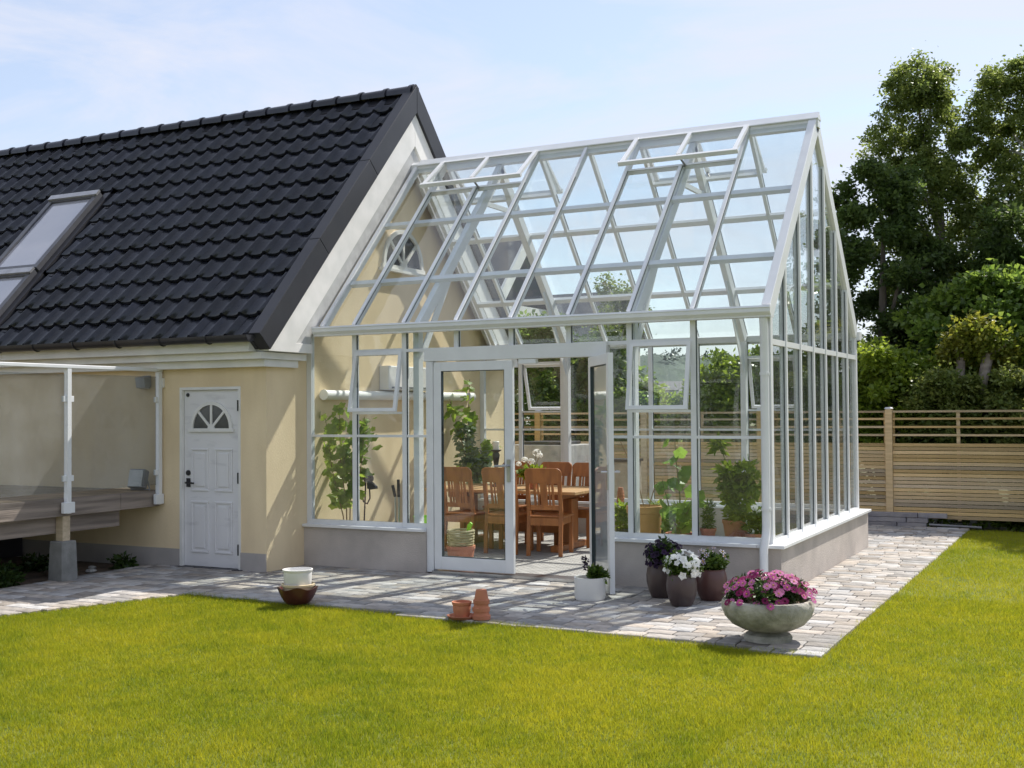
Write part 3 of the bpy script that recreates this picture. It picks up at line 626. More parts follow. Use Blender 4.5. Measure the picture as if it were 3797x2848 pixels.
# roof
gs = Vector((0, YR, HR-HE)); gsl = gs.length; gd = gs/gsl; gn = Vector((0, -gd.z, gd.y))
def gp_(x, t, h=0.0, back=False):
    p = Vector((x, 0, HE))+gd*t+gn*h
    return (p.x, GW-p.y if back else p.y, p.z)
def gslab(x0, x1, t0, t1, h0, h1, back):
    q = [gp_(x, t, h, back) for h in (h0, h1) for x, t in ((x0, t0), (x1, t0), (x1, t1), (x0, t1))]
    return q, [(3, 2, 1, 0), (4, 5, 6, 7), (0, 1, 5, 4), (1, 2, 6, 5), (2, 3, 7, 6), (3, 0, 4, 7)]
P_('ridge_beam', MB().prism([(YR-0.055, HR-0.11), (YR+0.055, HR-0.11), (YR+0.055, HR-0.005), (YR, HR+0.035), (YR-0.055, HR-0.005)], 'x', -GL+0.005, 0.02), bevel=0.004)
P_('ridge_cap', MB().prism([(YR-0.075, HR-0.028), (YR+0.075, HR-0.028), (YR+0.075, HR-0.018), (YR, HR+0.055), (YR-0.075, HR-0.018)], 'x', -4.66, 0.024))
TH = gsl-0.56; TP1, TP2 = 0.475/gd.y, 1.147/gd.y
for back in (False, True):
    for i in range(1, 8):
        cut = i in (2, 6)
        P_('rafter', MB().add(*gslab(XI[i]-0.018, XI[i]+0.018, 0.0, (TH-0.03 if cut else gsl-0.06), -0.05, 0.022, back)), bevel=0.003)
        P_('seal', MB().add(*gslab(XI[i]+0.0182, XI[i]+0.0208, 0.0, TH-0.03, -0.002, 0.006, back)), M_SEAL)
    P_('rafter', MB().add(*gslab(-4.71, -4.66, 0.0, gsl-0.06, -0.05, 0.022, back)))
    P_('verge_rafter', MB().add(*gslab(-0.072, 0.006, 0.0, gsl-0.055, -0.12, 0.026, back)), bevel=0.004)
    for tp in (TP1, TP2):
        for i in range(8):
            a = -4.66 if i == 0 else XI[i]+0.018; b = XI[i+1]-(0.072 if i == 7 else 0.018)
            P_('purlin', MB().add(*gslab(a, b, tp-0.03, tp+0.03, -0.055, -0.008, back)))
    for i in range(8):
        a = -4.66 if i == 0 else XI[i]+0.018; b = XI[i+1]-(0.072 if i == 7 else 0.018)
        hatch = i in (1, 2, 5, 6)
        t1 = TH-0.03 if hatch else gsl-0.06
        MB().add(*gslab(a, b, 0.0, t1, -0.003, 0.001, back)).build('roof_pane', M_GLASS, gh)
    # roof hatches, hinged at the ridge and propped open
    for i in (1, 5):
        xa, xb_ = XI[i]-0.02, XI[i+2]+0.02; ang = R(10 if not back else 10)
        P_('hatch_transom', MB().add(*gslab(XI[i]+0.018, XI[i+2]-0.018, TH-0.03, TH, -0.05, 0.004, back)))
        hz = Vector(gp_(0, gsl-0.07, 0.04)); e = (-gd*math.cos(ang)+gn*math.sin(ang)); ev = gn*math.cos(ang)+gd*math.sin(ang); ln = 0.56
        def HP_(x, t, h=0.0):
            p = Vector((x, 0, 0))+hz+e*t+ev*h
            return (p.x, GW-p.y if back else p.y, p.z)
        def hslab(x0, x1, t0, t1, h0, h1):
            q = [HP_(x, t, h) for h in (h0, h1) for x, t in ((x0, t0), (x1, t0), (x1, t1), (x0, t1))]
            return q, [(3, 2, 1, 0), (4, 5, 6, 7), (0, 1, 5, 4), (1, 2, 6, 5), (2, 3, 7, 6), (3, 0, 4, 7)]
        hm = MB(); xm = XI[i+1]
        for q in ((xa, xa+0.045, 0, ln), (xb_-0.045, xb_, 0, ln), (xm-0.02, xm+0.02, 0.03, ln-0.035)): hm.add(*hslab(*q, -0.015, 0.02))
        hm.add(*hslab(xa-0.015, xb_+0.015, ln, ln+0.035, -0.022, 0.024)); hm.add(*hslab(xa+0.045, xb_-0.045, 0, 0.03, -0.015, 0.015))
        h = P_('roof_hatch', hm)
        for a, b in ((xa+0.045, xm-0.02), (xm+0.02, xb_-0.045)): MB().add(*hslab(a, b, 0.03, ln, 0.0, 0.004)).build('pane', M_GLASS, h)
        q0 = HP_(xm, ln-0.05, -0.02); q1 = gp_(xm, TH, -0.03, back)
        MB().tube([q0, ((q0[0]+q1[0])/2+0.05, (q0[1]+q1[1])/2, (q0[2]+q1[2])/2-0.05), q1], 0.012, 6).build('opener', M_GREY, h)
# gable towards the lawn
YJ = [GW/7*j for j in range(8)]
def roofz(y, d=0.0): return HE+(min(y, GW-y))*(HR-HE)/YR-d
P_('gable_rail', MB().box(-0.055, -0.003, 0.075, GW-0.075, 2.155, 2.205))
P_('gable_sill_rail', MB().box(-0.055, -0.003, 0.075, GW-0.075, HP, HP+0.03))
for j in range(1, 7):
    y0 = YJ[j]; ztop = roofz(y0)-0.16
    P_('gable_mullion', MB().box(-0.06, 0.004, y0-0.022, y0+0.022, HP+0.0, ztop), bevel=0.003)
    P_('seal', MB().box(-0.0215, -0.015, y0-0.0255, y0-0.0222, HP+0.032, ztop-0.02), M_SEAL)
for j in range(7):
    a = YJ[j]+(0.075 if j == 0 else 0.022); b = YJ[j+1]-(0.075 if j == 6 else 0.022)
    pane([(a, HP+0.03), (b, HP+0.03), (b, 2.155), (a, 2.155)], 'x', -0.026, -0.022)
    top = [(a, roofz(a, 0.14)), (b, roofz(b, 0.14))]
    if a < YR < b: top = [(a, roofz(a, 0.14)), (YR, roofz(YR, 0.14)), (b, roofz(b, 0.14))]
    pane([(b, 2.205), (a, 2.205)][::-1][::-1]+[p for p in top], 'x', -0.026, -0.022)
P_('gable_clip', MB().box(-0.05, 0.001, -0.001, 0.03, ZT, HE)); P_('gable_clip', MB().box(-0.05, 0.001, GW-0.03, GW+0.001, ZT, HE))
# inner portal frames: columns, rafters and collar braces
for xf in (XI[2]+0.10, XI[6]+0.0):
    dx = 0.032
    for back in (False, True):
        yc = (0.065, 0.155) if not back else (GW-0.155, GW-0.065)
        P_('column', MB().box(xf-dx, xf+dx, yc[0], yc[1], HP if not back else HP, 2.40), bevel=0.004)
        P_('portal_rafter', MB().add(*gslab(xf-dx, xf+dx, 0.03, gsl-0.10, -0.17, -0.058, back)), bevel=0.004)
        c0 = gp_(xf, 0.95, -0.17, back); P_('knee_brace', MB().beam((xf, (yc[0]+yc[1])/2, 2.05), c0, 0.012, 0.09))
    P_('collar', MB().beam(gp_(xf, 2.1, -0.15), gp_(xf, 2.1, -0.15, True), 0.03, 0.05))
# door frame and leaves
P_('door_header', MB().box(DL-0.02, DR_, -0.035, 0.055, 2.092, 2.225), bevel=0.004)
P_('door_jamb', MB().box(DL, -3.342, -0.03, 0.055, 0.03, 2.09), bevel=0.004); P_('door_jamb', MB().box(-1.635, DR_, -0.03, 0.055, 0.03, 2.09), bevel=0.004)
P_('door_threshold', MB().box(-3.342, -1.635, -0.06, 0.14, 0.004, 0.052), M_CHROME)
P_('door_closer', MB().box(-2.40, -2.22, -0.028, 0.03, 2.045, 2.088))
def leaf(hx, hy, ang, name_label, flip):
    """door leaf hinged at (hx,hy); ang = direction of the leaf from its hinge"""
    d = Vector((math.cos(ang), math.sin(ang), 0)); n = Vector((-d.y, d.x, 0)); o_ = Vector((hx, hy, 0)); wd = 0.872; z0, z1 = 0.062, 2.082
    def bx(u0, u1, a, b, m0, m1):
        q = [o_+d*u+n*m_+Vector((0, 0, z)) for z in (a, b) for u, m_ in ((u0, m0), (u1, m0), (u1, m1), (u0, m1))]
        return q, [(3, 2, 1, 0), (4, 5, 6, 7), (0, 1, 5, 4), (1, 2, 6, 5), (2, 3, 7, 6), (3, 0, 4, 7)]
    mb = MB()
    for q in ((0.004, 0.088, z0, z1), (wd-0.088, wd, z0, z1), (0.088, wd-0.088, z0, z0+0.125), (0.088, wd-0.088, z1-0.088, z1)): mb.add(*bx(*q, -0.022, 0.022))
    lf = P_('door_leaf', mb, bevel=0.003)
    lf['label'] = name_label
    MB().add(*bx(0.088, wd-0.088, z0+0.125, z1-0.088, -0.003, 0.003)).build('pane', M_GLASS, lf)
    g_ = MB()
    for q in ((0.088, 0.094, z0+0.125, z1-0.088), (wd-0.094, wd-0.088, z0+0.125, z1-0.088), (0.094, wd-0.094, z0+0.125, z0+0.131), (0.094, wd-0.094, z1-0.094, z1-0.088)): g_.add(*bx(*q, -0.019, 0.019))
    g_.build('seal', M_SEAL, lf)
    for s_ in (-1, 1):
        h = MB().add(*bx(wd-0.062, wd-0.026, 0.93, 1.14, s_*0.022, s_*0.031)); u = o_+d*(wd-0.044)+n*s_*0.03+Vector((0, 0, 1.08))
        h.tube([u, u+n*s_*0.045, u+n*s_*0.05-d*0.12], 0.010, 8); h.build('handle', M_CHROME, lf)
    return lf
leaf(-3.338, -0.005, 0.0, 'closed glazed door leaf with steel handle', False)
leaf(-1.650, -0.055, math.pi+R(90+34.5), 'glazed door leaf standing wide open', True)
# floor inside
M_FLOOR = mat('grey setts', (0.40, 0.38, 0.36), (0.25, 0.24, 0.23), rough=0.85, scale=16, detail=3, bump=0.4, bscale=20)
t = M_FLOOR.node_tree; br = N(t, 'ShaderNodeTexBrick'); br.inputs['Scale'].default_value = 5.5; br.inputs['Color1'].default_value = (0.46, 0.44, 0.42, 1); br.inputs['Color2'].default_value = (0.30, 0.29, 0.28, 1); br.inputs['Mortar'].default_value = (0.12, 0.11, 0.10, 1); br.inputs['Mortar Size'].default_value = 0.025
cn = N(t, 'ShaderNodeTexCoord'); t.links.new(cn.outputs['Object'], br.inputs['Vector']); t.links.new(br.outputs['Color'], t.nodes['Principled BSDF'].inputs['Base Color'])
poly_sheet('floor', [[(-GL, 0.14), (-0.12, 0.14), (-0.12, GW-0.12), (-GL, GW-0.12)]], 0.05, M_FLOOR)

# ================================================================== FENCE
YF = 6.62
fence = thing('slat_fence', 'pale timber fence of horizontal slats with open upper rails', 'fence', (-0.116, YF, 0))
PX = [-0.116+1.765*k for k in range(-5, 5)]
for x in PX:
    MB().box(x-0.045, x+0.045, YF-0.055, YF+0.055, 0.0, 1.585).build('post', M_FENCE, fence)
    MB().lathe([(0.062, 0), (0.066, 0.012), (0.05, 0.028), (0.02, 0.036)], (x, YF, 1.585), 12).build('post_cap', M_CHROME, fence)
smesh = {}
for x0, x1 in zip(PX, PX[1:]):
    a, b = x0+0.047, x1-0.047; ln = b-a
    if 'd' not in smesh:
        smesh['d'] = MB().box(-ln/2, ln/2, -0.011, 0.011, -0.0215, 0.0215).mesh('slat', M_FENCE); smesh['r'] = MB().box(-ln/2, ln/2, -0.014, 0.014, -0.0135, 0.0135).mesh('upper_rail', M_FENCE)
    cx = (a+b)/2
    for i in range(20): link('slat', smesh['d'], fence, (cx, YF-0.018+random.uniform(-.002, .002), 1.105-0.0505*i), Quaternion((0, 1, 0), random.uniform(-.0012, .0012)))
    for z in (1.555, 1.457, 1.347, 1.238): link('upper_rail', smesh['r'], fence, (cx, YF-0.018, z))
    MB().box(cx-0.022, cx+0.022, YF+0.0, YF+0.03, 0.1, 1.57).build('batten', M_FENCE, fence)
    for s_ in (a+0.012, b-0.012): MB().box(s_-0.012, s_+0.012, YF+0.0, YF+0.03, 0.1, 1.57).build('batten', M_FENCE, fence)
# low stack of kerb stones at the fence foot beside the greenhouse
ks = thing('kerb_stones', 'low stack of grey kerb stones at the foot of the fence', 'kerb stones', (0.1, 6.53, 0))
for (x0, x1, z0, z1) in ((-0.42, -0.02, 0.005, 0.068), (-0.01, 0.36, 0.005, 0.068), (-0.40, 0.10, 0.072, 0.135), (0.11, 0.38, 0.072, 0.135), (-0.42, 0.25, 0.139, 0.20), (0.26, 0.62, 0.139, 0.20)):
    MB().box(x0, x1, 6.49+random.uniform(-.006, .006), 6.575, z0, z1).build('stone', mat('blue grey stone', (0.22, 0.21, 0.23), (0.30, 0.28, 0.28), rough=0.9, scale=9, bump=0.3, rnd=0.2), ks, bevel=0.006)
rd = thing('kerb_board', 'thin dark steel edging along the fence foot', 'edging', (0.6, 6.5, 0)); MB().tube([(0.40, 6.48, 0.055), (0.9, 6.46, 0.045), (1.05, 6.46, 0.04)], 0.014, 8).build('bar', M_GREY, rd)
# concrete cistern with a dark lid between greenhouse and fence
cs = thing('concrete_cistern', 'square concrete cistern with dark lid behind the greenhouse', 'cistern', (-4.5, 5.2, 0))
MB().box(-5.05, -4.12, 4.95, 5.7, 0, 1.12).build('wall', M_CONC, cs, bevel=0.01); MB().box(-4.92, -4.25, 5.0, 5.62, 1.121, 1.165).build('lid', M_DARK, cs, bevel=0.01)
c2_ = thing('concrete_block', 'rough beige concrete block standing behind the greenhouse', 'block', (-3.4, 5.2, 0)); MB().box(-3.78, -3.20, 4.95, 5.3, 0, 0.90).build('body', mat('beige concrete', (0.42, 0.37, 0.30), (0.30, 0.26, 0.21), rough=0.95, scale=7, bump=0.5, bscale=25), c2_, bevel=0.015); MB().box(-3.80, -3.18, 4.93, 5.32, 0.901, 0.935).build('top_slab', M_DARK, c2_)

# ================================================================== TREES AND SHRUBS
ML_BIRCH = leafmat('birch leaf', (0.075, 0.120, 0.028), (0.180, 0.225, 0.052), trans=0.52)
ML_DARK = leafmat('dark leaf', (0.038, 0.075, 0.019), (0.100, 0.150, 0.034), trans=0.45)
ML_GLOSS = leafmat('glossy leaf', (0.065, 0.130, 0.022), (0.170, 0.245, 0.042), trans=0.5, rough=0.28, spec=0.6)
ML_LIGHT = leafmat('light leaf', (0.100, 0.165, 0.016), (0.200, 0.265, 0.030), trans=0.5)
ML_GOLD = leafmat('golden leaf', (0.11, 0.17, 0.02), (0.21, 0.20, 0.028), trans=0.45)
ML_OLIVE = leafmat('olive leaf', (0.085, 0.135, 0.028), (0.180, 0.205, 0.050), trans=0.42)
def tree(name, label, loc, clumps, nleaf, lsize, lm, trunk=None, bark=None, group=None, droop=0.3, limbs=14, seed=1, shell=0.5, cat='tree', aspect=0.6, scat=0.08):
    """clumps: list of (dx,dy,z,rx,ry,rz); trunk: list of (dx,dy,z,r)"""
    rng = np.random.default_rng(seed); C = np.array([c[:3] for c in clumps], float); Rr = np.array([c[3:] for c in clumps], float)
    t = thing(name, label, cat, loc, 0, group)
    if trunk:
        mb = MB(); mb.tube([(loc[0]+a, loc[1]+b, c) for a, b, c, _ in trunk], [q[3] for q in trunk], 10)
        tp = [Vector((a, b, c)) for a, b, c, _ in trunk]
        for k in rng.choice(len(C), min(limbs, len(C)), replace=False):
            e = Vector(C[k]); s_ = min((p for p in tp if p.z < e.z-0.1), key=lambda p: (p-e).length, default=tp[0]); mid = s_.lerp(e, 0.5)+Vector((0, 0, 0.12*(e-s_).length)); base = Vector(loc)*1.0; base.z = 0
            r0 = 0.5*min(q[3] for q in trunk[:-1])+0.008
            mb.tube([base+s_, base+mid, base+e], [r0, r0*0.65, r0*0.25], 6)
        mb.build('trunk', bark or M_BARK, t, smooth=True)
    P, idx, d = clump_points(C, Rr, nleaf, rng, shell)
    loose = rng.uniform(0, 1, nleaf) < 0.25; P[loose] += rng.normal(0, scat, (loose.sum(), 3))
    ct = rng.uniform(0, 0.55, len(C)); tone = np.clip(ct[idx]+rng.uniform(0, 0.44, nleaf), 0, 0.99)
    link('crown', leaf_mesh('crown', P, lsize, lm, droop=droop, tone=tone, rng=rng, aspect=aspect, outward=d), t)
    return t
def cloud(n, env, seed, size=(0.3, 0.55), flat=0.8, inner=0.35):
    """n clumps filling an envelope env(t)->(cx,cy,z,rx,ry)"""
    rng = np.random.default_rng(seed); out_ = []
    for i in range(n):
        t = rng.uniform(0, 1); cx, cy_, z, rx, ry = env(t); a = rng.uniform(0, 2*math.pi); r = rng.uniform(inner, 1)**0.7
        s = rng.uniform(*size); out_.append((cx+rx*r*math.cos(a), cy_+ry*r*math.sin(a), z+rng.normal(0, 0.12), s, s, s*flat))
    return out_
def boughs(n, m, env, seed, br=(0.4, 0.6), sr=(0.10, 0.20), flat=0.6, inner=0.3, sag=0.25):
    """n boughs in an envelope, each a spray of m small leaf clumps that sags outwards"""
    rng = np.random.default_rng(seed); out_ = []
    for i in range(n):
        t = (i+rng.uniform(0, 1))/n; cx, cy_, z, rx, ry = env(t); a = i*2.4+rng.uniform(-.5, .5); r = rng.uniform(inner, 1)**0.6; b = rng.uniform(*br)*(0.7+0.3*(1-t))
        for k in range(m):
            q = rng.normal(size=3); q /= np.linalg.norm(q); q *= rng.uniform(0, 1)**0.45*b; s_ = rng.uniform(*sr)
            out_.append((cx+rx*r*math.cos(a)+q[0], cy_+ry*r*math.sin(a)+q[1], z+q[2]*flat-sag*(q[0]**2+q[1]**2)/b, s_*1.15, s_*1.15, s_*0.85))
    return out_
# tall birch, two leaders
e1 = lambda t: (-0.10-0.30*t, 0, 2.0+5.6*t, 0.42+1.05*(1-t)**0.8, 0.35+0.8*(1-t))
e2 = lambda t: (0.56+0.10*t, 0.2, 2.0+5.5*t, 0.45+1.05*(1-t)**0.8, 0.35+0.8*(1-t))
tree('birch_tree', 'tall airy birch nearest the greenhouse gable, behind the fence', (0.10, 11.2, 0), boughs(92, 12, e1, 5, (0.30, 0.55), (0.05, 0.13), flat=0.45, sag=0.9, inner=0.05), 62000, 0.064, ML_BIRCH,
     [(0, 0, 0, .16), (0.05, 0, 2, .13), (0.0, 0, 4, .08), (-0.25, 0, 5.6, .045), (-0.42, 0, 7.0, .015)], M_BARK, 'trees behind the fence', droop=0.5, seed=21, limbs=26)
tree('birch_tree', 'tall birch with pale stems reaching the picture edge behind the fence', (0.45, 11.5, 0), boughs(92, 12, e2, 9, (0.30, 0.55), (0.05, 0.13), flat=0.45, sag=0.9, inner=0.05), 62000, 0.064, ML_BIRCH,
     [(0.7, 0, 0, .15), (0.8, 0, 2, .12), (0.9, .1, 4, .085), (1.05, .2, 5.8, .05), (1.1, .2, 6.9, .02)], M_BIRCH, 'trees behind the fence', droop=0.5, seed=22, limbs=26)
e10 = lambda t: (0, 0, 0.9+4.0*t, 1.3*math.sin(math.pi*(0.2+0.68*t))+0.1, 0.8)
tree('dark_tree', 'dense dark tree under the birches towards the picture edge', (1.55, 10.3, 0), boughs(46, 12, e10, 17, (0.32, 0.55), (0.08, 0.17), inner=0.15), 46000, 0.08, ML_DARK, [(0, 0, 0, .12), (0, 0, 2, .10), (0.05, 0, 4.2, .03)], M_BARK, 'trees behind the fence', seed=33, limbs=12)
e3 = lambda t: (0, 0, 0.9+4.6*t, 1.05*math.sin(math.pi*(0.18+0.72*t))+0.1, 1.0*math.sin(math.pi*(0.18+0.72*t)))
tree('dark_tree', 'dense dark green tree rising close behind the greenhouse gable', (-0.75, 9.9, 0), boughs(50, 12, e3, 4, (0.32, 0.55), (0.08, 0.17), inner=0.15), 56000, 0.08, ML_DARK,
     [(0, 0, 0, .12), (0, 0, 2, .10), (0.05, 0, 4.4, .03)], M_BARK, 'trees behind the fence', seed=23, limbs=14)
e4 = lambda t: (0, 0, 0.9+2.65*t, 1.45*math.sin(math.pi*(0.25+0.62*t)), 0.8*math.sin(math.pi*(0.25+0.62*t)))
tree('glossy_shrub', 'big shrub with glossy deep green leaves behind the fence', (1.02, 8.7, 0), boughs(38, 10, e4, 6, (0.35, 0.5), (0.12, 0.2)), 40000, 0.10, ML_GLOSS,
     [(0, 0, 0, .07), (0, 0, 1.2, .05), (0, 0, 2.6, .02)], M_BARK, 'shrubs behind the fence', seed=24, cat='shrub', limbs=10, aspect=0.7)
e5 = lambda t: (0.08, 0, 0.9+1.6*t, 0.60*math.sin(math.pi*(0.25+0.6*t))+.1, 0.45)
tree('light_shrub', 'bright light green shrub just right of the greenhouse corner', (-0.32, 7.6, 0), boughs(26, 9, e5, 8, (0.2, 0.32), (0.08, 0.15)), 20000, 0.08, ML_LIGHT,
     [(0, 0, 0, .04), (0, 0, 1.0, .03), (0, 0, 1.9, .012)], M_BARK, 'shrubs behind the fence', seed=25, cat='shrub', limbs=8)
e6 = lambda t: (0, 0, 1.1+0.95*t, 0.42, 0.3)
tree('low_shrub', 'low spreading green shrub leaning over the fence beside the pale stump', (0.42, 7.28, 0), boughs(24, 9, e6, 12, (0.18, 0.28), (0.07, 0.12)), 13000, 0.065, ML_OLIVE,
     [(0, 0, 0, .03), (0, 0, 1.0, .02)], M_BARK, 'shrubs behind the fence', seed=26, cat='shrub', limbs=6)
e7 = lambda t: (0, 0, 0.9+1.2*t, 0.8, 0.3)
tree('reddish_shrub', 'olive and reddish shrub over the fence at the picture edge', (1.62, 7.32, 0), boughs(30, 9, e7, 13, (0.2, 0.3), (0.07, 0.13)), 17000, 0.065, ML_OLIVE,
     [(0, 0, 0, .03), (0, 0, 1.2, .02)], M_BARK, 'shrubs behind the fence', seed=27, cat='shrub', limbs=6)
e9 = lambda t: (0, 0, 0.6+1.9*t, 0.85, 0.35)
tree('hedge_shrub', 'leafy shrub filling the gap behind the pale stumps', (0.75, 8.15, 0), boughs(30, 10, e9, 14, (0.25, 0.4), (0.1, 0.16)), 22000, 0.085, ML_GLOSS, [(0, 0, 0, .04), (0, 0, 1.4, .02)], M_BARK, 'shrubs behind the fence', seed=29, cat='shrub', limbs=6)
tree('hedge_shrub', 'lighter shrub behind the fence close to the picture edge', (2.0, 8.1, 0), boughs(30, 10, e9, 16, (0.25, 0.4), (0.1, 0.16)), 22000, 0.085, ML_LIGHT, [(0, 0, 0, .04), (0, 0, 1.4, .02)], M_BARK, 'shrubs behind the fence', seed=30, cat='shrub', limbs=6)
def undergrowth():
    rng = np.random.default_rng(77); n = 26000; x = rng.uniform(-7.2, 4.5, n); h = 0.75+0.35*np.sin(x*3.1)+0.25*np.sin(x*7.7+1); P = np.stack([x, rng.uniform(6.8, 7.5, n), rng.uniform(0, 1, n)**0.8*h], 1)
    o = link('undergrowth', leaf_mesh('undergrowth', P, 0.085, ML_GLOSS, rng=rng)); tag(o, 'leafy undergrowth along the back of the fence', 'undergrowth', kind='stuff')
undergrowth()
# pollarded pale stump with golden regrowth
pt = tree('pollarded_tree', 'pollarded tree with two pale stumps and golden regrowth', (0.78, 7.55, 0), [(-.10, 0, 2.55, .20, .18, .18), (.02, 0, 2.62, .2, .2, .2), (.22, 0, 2.55, .22, .2, .2), (.40, 0, 2.52, .2, .2, .2), (.30, .05, 2.38, .25, .2, .14), (-.02, .05, 2.4, .18, .2, .14), (.12, .1, 2.75, .22, .2, .15), (.5, .1, 2.35, .18, .15, .2), (-.25, .1, 2.35, .16, .15, .2), (.1, .15, 2.1, .2, .1, .25), (.15, .2, 1.75, .25, .12, .2)], 5500, 0.07, ML_GOLD,
     [(-.10, 0, 0, .11), (-.12, 0, 1.5, .085), (-.09, 0, 1.95, .07), (-.06, 0, 2.3, .055), (-.05, 0, 2.45, .03)], mat('pale stump bark', (0.36, 0.31, 0.27), (0.15, 0.12, 0.10), rough=0.9, scale=5, stretch=(1, 1, 2), bump=0.5), None, seed=28, limbs=0)
mb = MB(); mb.tube([(0.86, 7.53, 0.2), (0.90, 7.53, 1.6), (0.99, 7.55, 1.95), (1.06, 7.55, 2.28), (1.10, 7.55, 2.40)], [.10, .085, .07, .075, .03], 10); mb.tube([(1.05, 7.55, 2.2), (1.18, 7.55, 2.40), (1.30, 7.5, 2.46)], [.05, .035, .02], 7); mb.tube([(0.71, 7.55, 2.2), (0.66, 7.55, 2.42), (0.70, 7.5, 2.6)], [.05, .035, .02], 7); mb.build('stump', MATS['pale stump bark'], pt, smooth=True)
# hedge shrubs seen through the glass
def shrub(x, y, h, rx, n, lm, seed, label, ls=0.08):
    e = lambda t: (0, 0, 0.5+(h-0.7)*t, rx*math.sin(math.pi*(0.3+0.55*t)), 0.6*math.sin(math.pi*(0.3+0.55*t)))
    tree('hedge_shrub', label, (x, y, 0), boughs(30, 9, e, seed, (0.3, 0.45), (0.11, 0.18)), int(n*1.5), ls*1.15, lm, [(0, 0, 0, .05), (0, 0, h*0.5, .03), (0, 0, h*0.8, .012)], M_BARK, 'shrubs seen through the glass', seed=seed+50, cat='shrub', limbs=8)
shrub(-5.95, 7.65, 3.3, 0.75, 14000, ML_GLOSS, 31, 'leftmost tall shrub seen through the glass door')
shrub(-5.0, 8.0, 2.9, 0.9, 14000, ML_GLOSS, 32, 'green shrub seen through the open doorway above the fence')
shrub(-4.6, 8.6, 2.15, 0.85, 9000, ML_LIGHT, 33, 'light shrub seen just right of the open door leaf')
shrub(-3.75, 8.3, 1.95, 0.75, 8000, ML_LIGHT, 34, 'low light shrub below the far hill, seen through the tilted window')
shrub(-2.75, 8.4, 2.6, 0.85, 12000, ML_LIGHT, 35, 'rounded light shrub seen through the pane right of the tilted window')
shrub(-1.75, 8.2, 2.6, 0.8, 10000, ML_GLOSS, 36, 'green shrub seen behind the greenhouse corner post')
# trees further along the fence, seen mirrored in the gable panes
e8 = lambda t: (0, 0, 1.0+5.0*t, 1.5*math.sin(math.pi*(0.2+0.7*t))+.1, 1.3*math.sin(math.pi*(0.2+0.7*t)))
big = cloud(60, e8, 41, (0.4, 0.7), 0.9)
tree('garden_tree', 'nearer green tree beyond the picture edge, mirrored in the gable glass', (3.9, 9.5, 0), big, 22000, 0.12, ML_BIRCH, [(0, 0, 0, .14), (0, 0, 3, .1), (0, 0, 5.5, .03)], M_BARK, 'trees mirrored in the gable panes', seed=61, limbs=10)
tree('garden_tree', 'farther dark tree beyond the picture edge, mirrored in the gable glass', (7.0, 10.5, 0), big, 22000, 0.12, ML_DARK, [(0, 0, 0, .14), (0, 0, 3, .1), (0, 0, 5.5, .03)], M_BARK, 'trees mirrored in the gable panes', seed=62, limbs=10)
# unseen trees added behind the viewer so the front panes mirror foliage, not sky
gt = tree('garden_tree', 'unseen tree added behind the viewer to darken the front panes', (-6, -25, 0), big, 9000, 0.24, ML_GLOSS, [(0, 0, 0, .14), (0, 0, 3, .1), (0, 0, 5.5, .03)], M_BARK, 'added trees mirrored in the front panes', seed=71, limbs=8)
for k, x in enumerate((-18, -14, -10, -2, 2, 6)):
    r_ = gt.copy(); COL.objects.link(r_); r_.location = (x, -25+1.5*math.sin(k*2.1), 0); r_.rotation_euler = (0, 0, k*1.3); r_.scale = (1.25, 1.25, 0.85+0.06*(k % 4))
    for ch in gt.children: c_ = ch.copy(); COL.objects.link(c_); c_.parent = r_
gt.scale = (1.25, 1.25, 1.0)
# pale birch stem standing behind the doorway glass
tree('thin_birch', 'slim birch with white stem seen above the open door leaf', (-4.75, 8.0, 0), cloud(16, lambda t: (0.1, 0, 2.6+1.0*t, 0.45, 0.3), 15, (0.15, 0.25), 1.1), 3500, 0.06, ML_BIRCH, [(0, 0, 0, .06), (0.02, 0, 2, .05), (0.06, 0, 3.4, .03)], M_BIRCH, None, seed=66, limbs=5, droop=0.5)

# ---- far hill with houses, neighbouring roof
def hill():
    rng = np.random.default_rng(8); nx, ny = 70, 16; V = []
    for j in range(ny):
        for i in range(nx):
            x = -230+i*4.6; yv = 135+j*7; t = j/(ny-1); prof = 9.6*math.exp(-((x+72)/15)**2)+7.0*math.exp(-((x+104)/28)**2)+0.8
            z = prof*math.sin(min(1, t*1.3)*math.pi/2)-0.4+rng.uniform(0, 0.9)*min(1, t*3)
            V.append((x+rng.uniform(-1, 1), yv, z))
    F = [(j*nx+i, j*nx+i+1, (j+1)*nx+i+1, (j+1)*nx+i) for j in range(ny-1) for i in range(nx-1)]
    o = link('hill', np_mesh('hill', np.array(V), np.array(F), mat('wooded hill', (0.035, 0.055, 0.038), (0.07, 0.10, 0.06), rough=0.95, scale=0.25, detail=6), smooth=False)); o['kind'] = 'structure'
    C = np.array([V[k] for k in rng.choice(len(V), 900)]); C[:, 2] += 0.3; Rr = np.full((len(C), 3), 1.5)*rng.uniform(0.5, 1.1, (len(C), 1))
    P, idx, d = clump_points(C, Rr, 16000, rng)
    o = link('hill_wood', leaf_mesh('hill_wood', P, 0.9, leafmat('hill leaf', (0.030, 0.050, 0.030), (0.060, 0.085, 0.045), trans=0.06), rng=rng, outward=d)); tag(o, 'far wooded hillside seen through the greenhouse glass', 'woodland', kind='stuff')
hill()
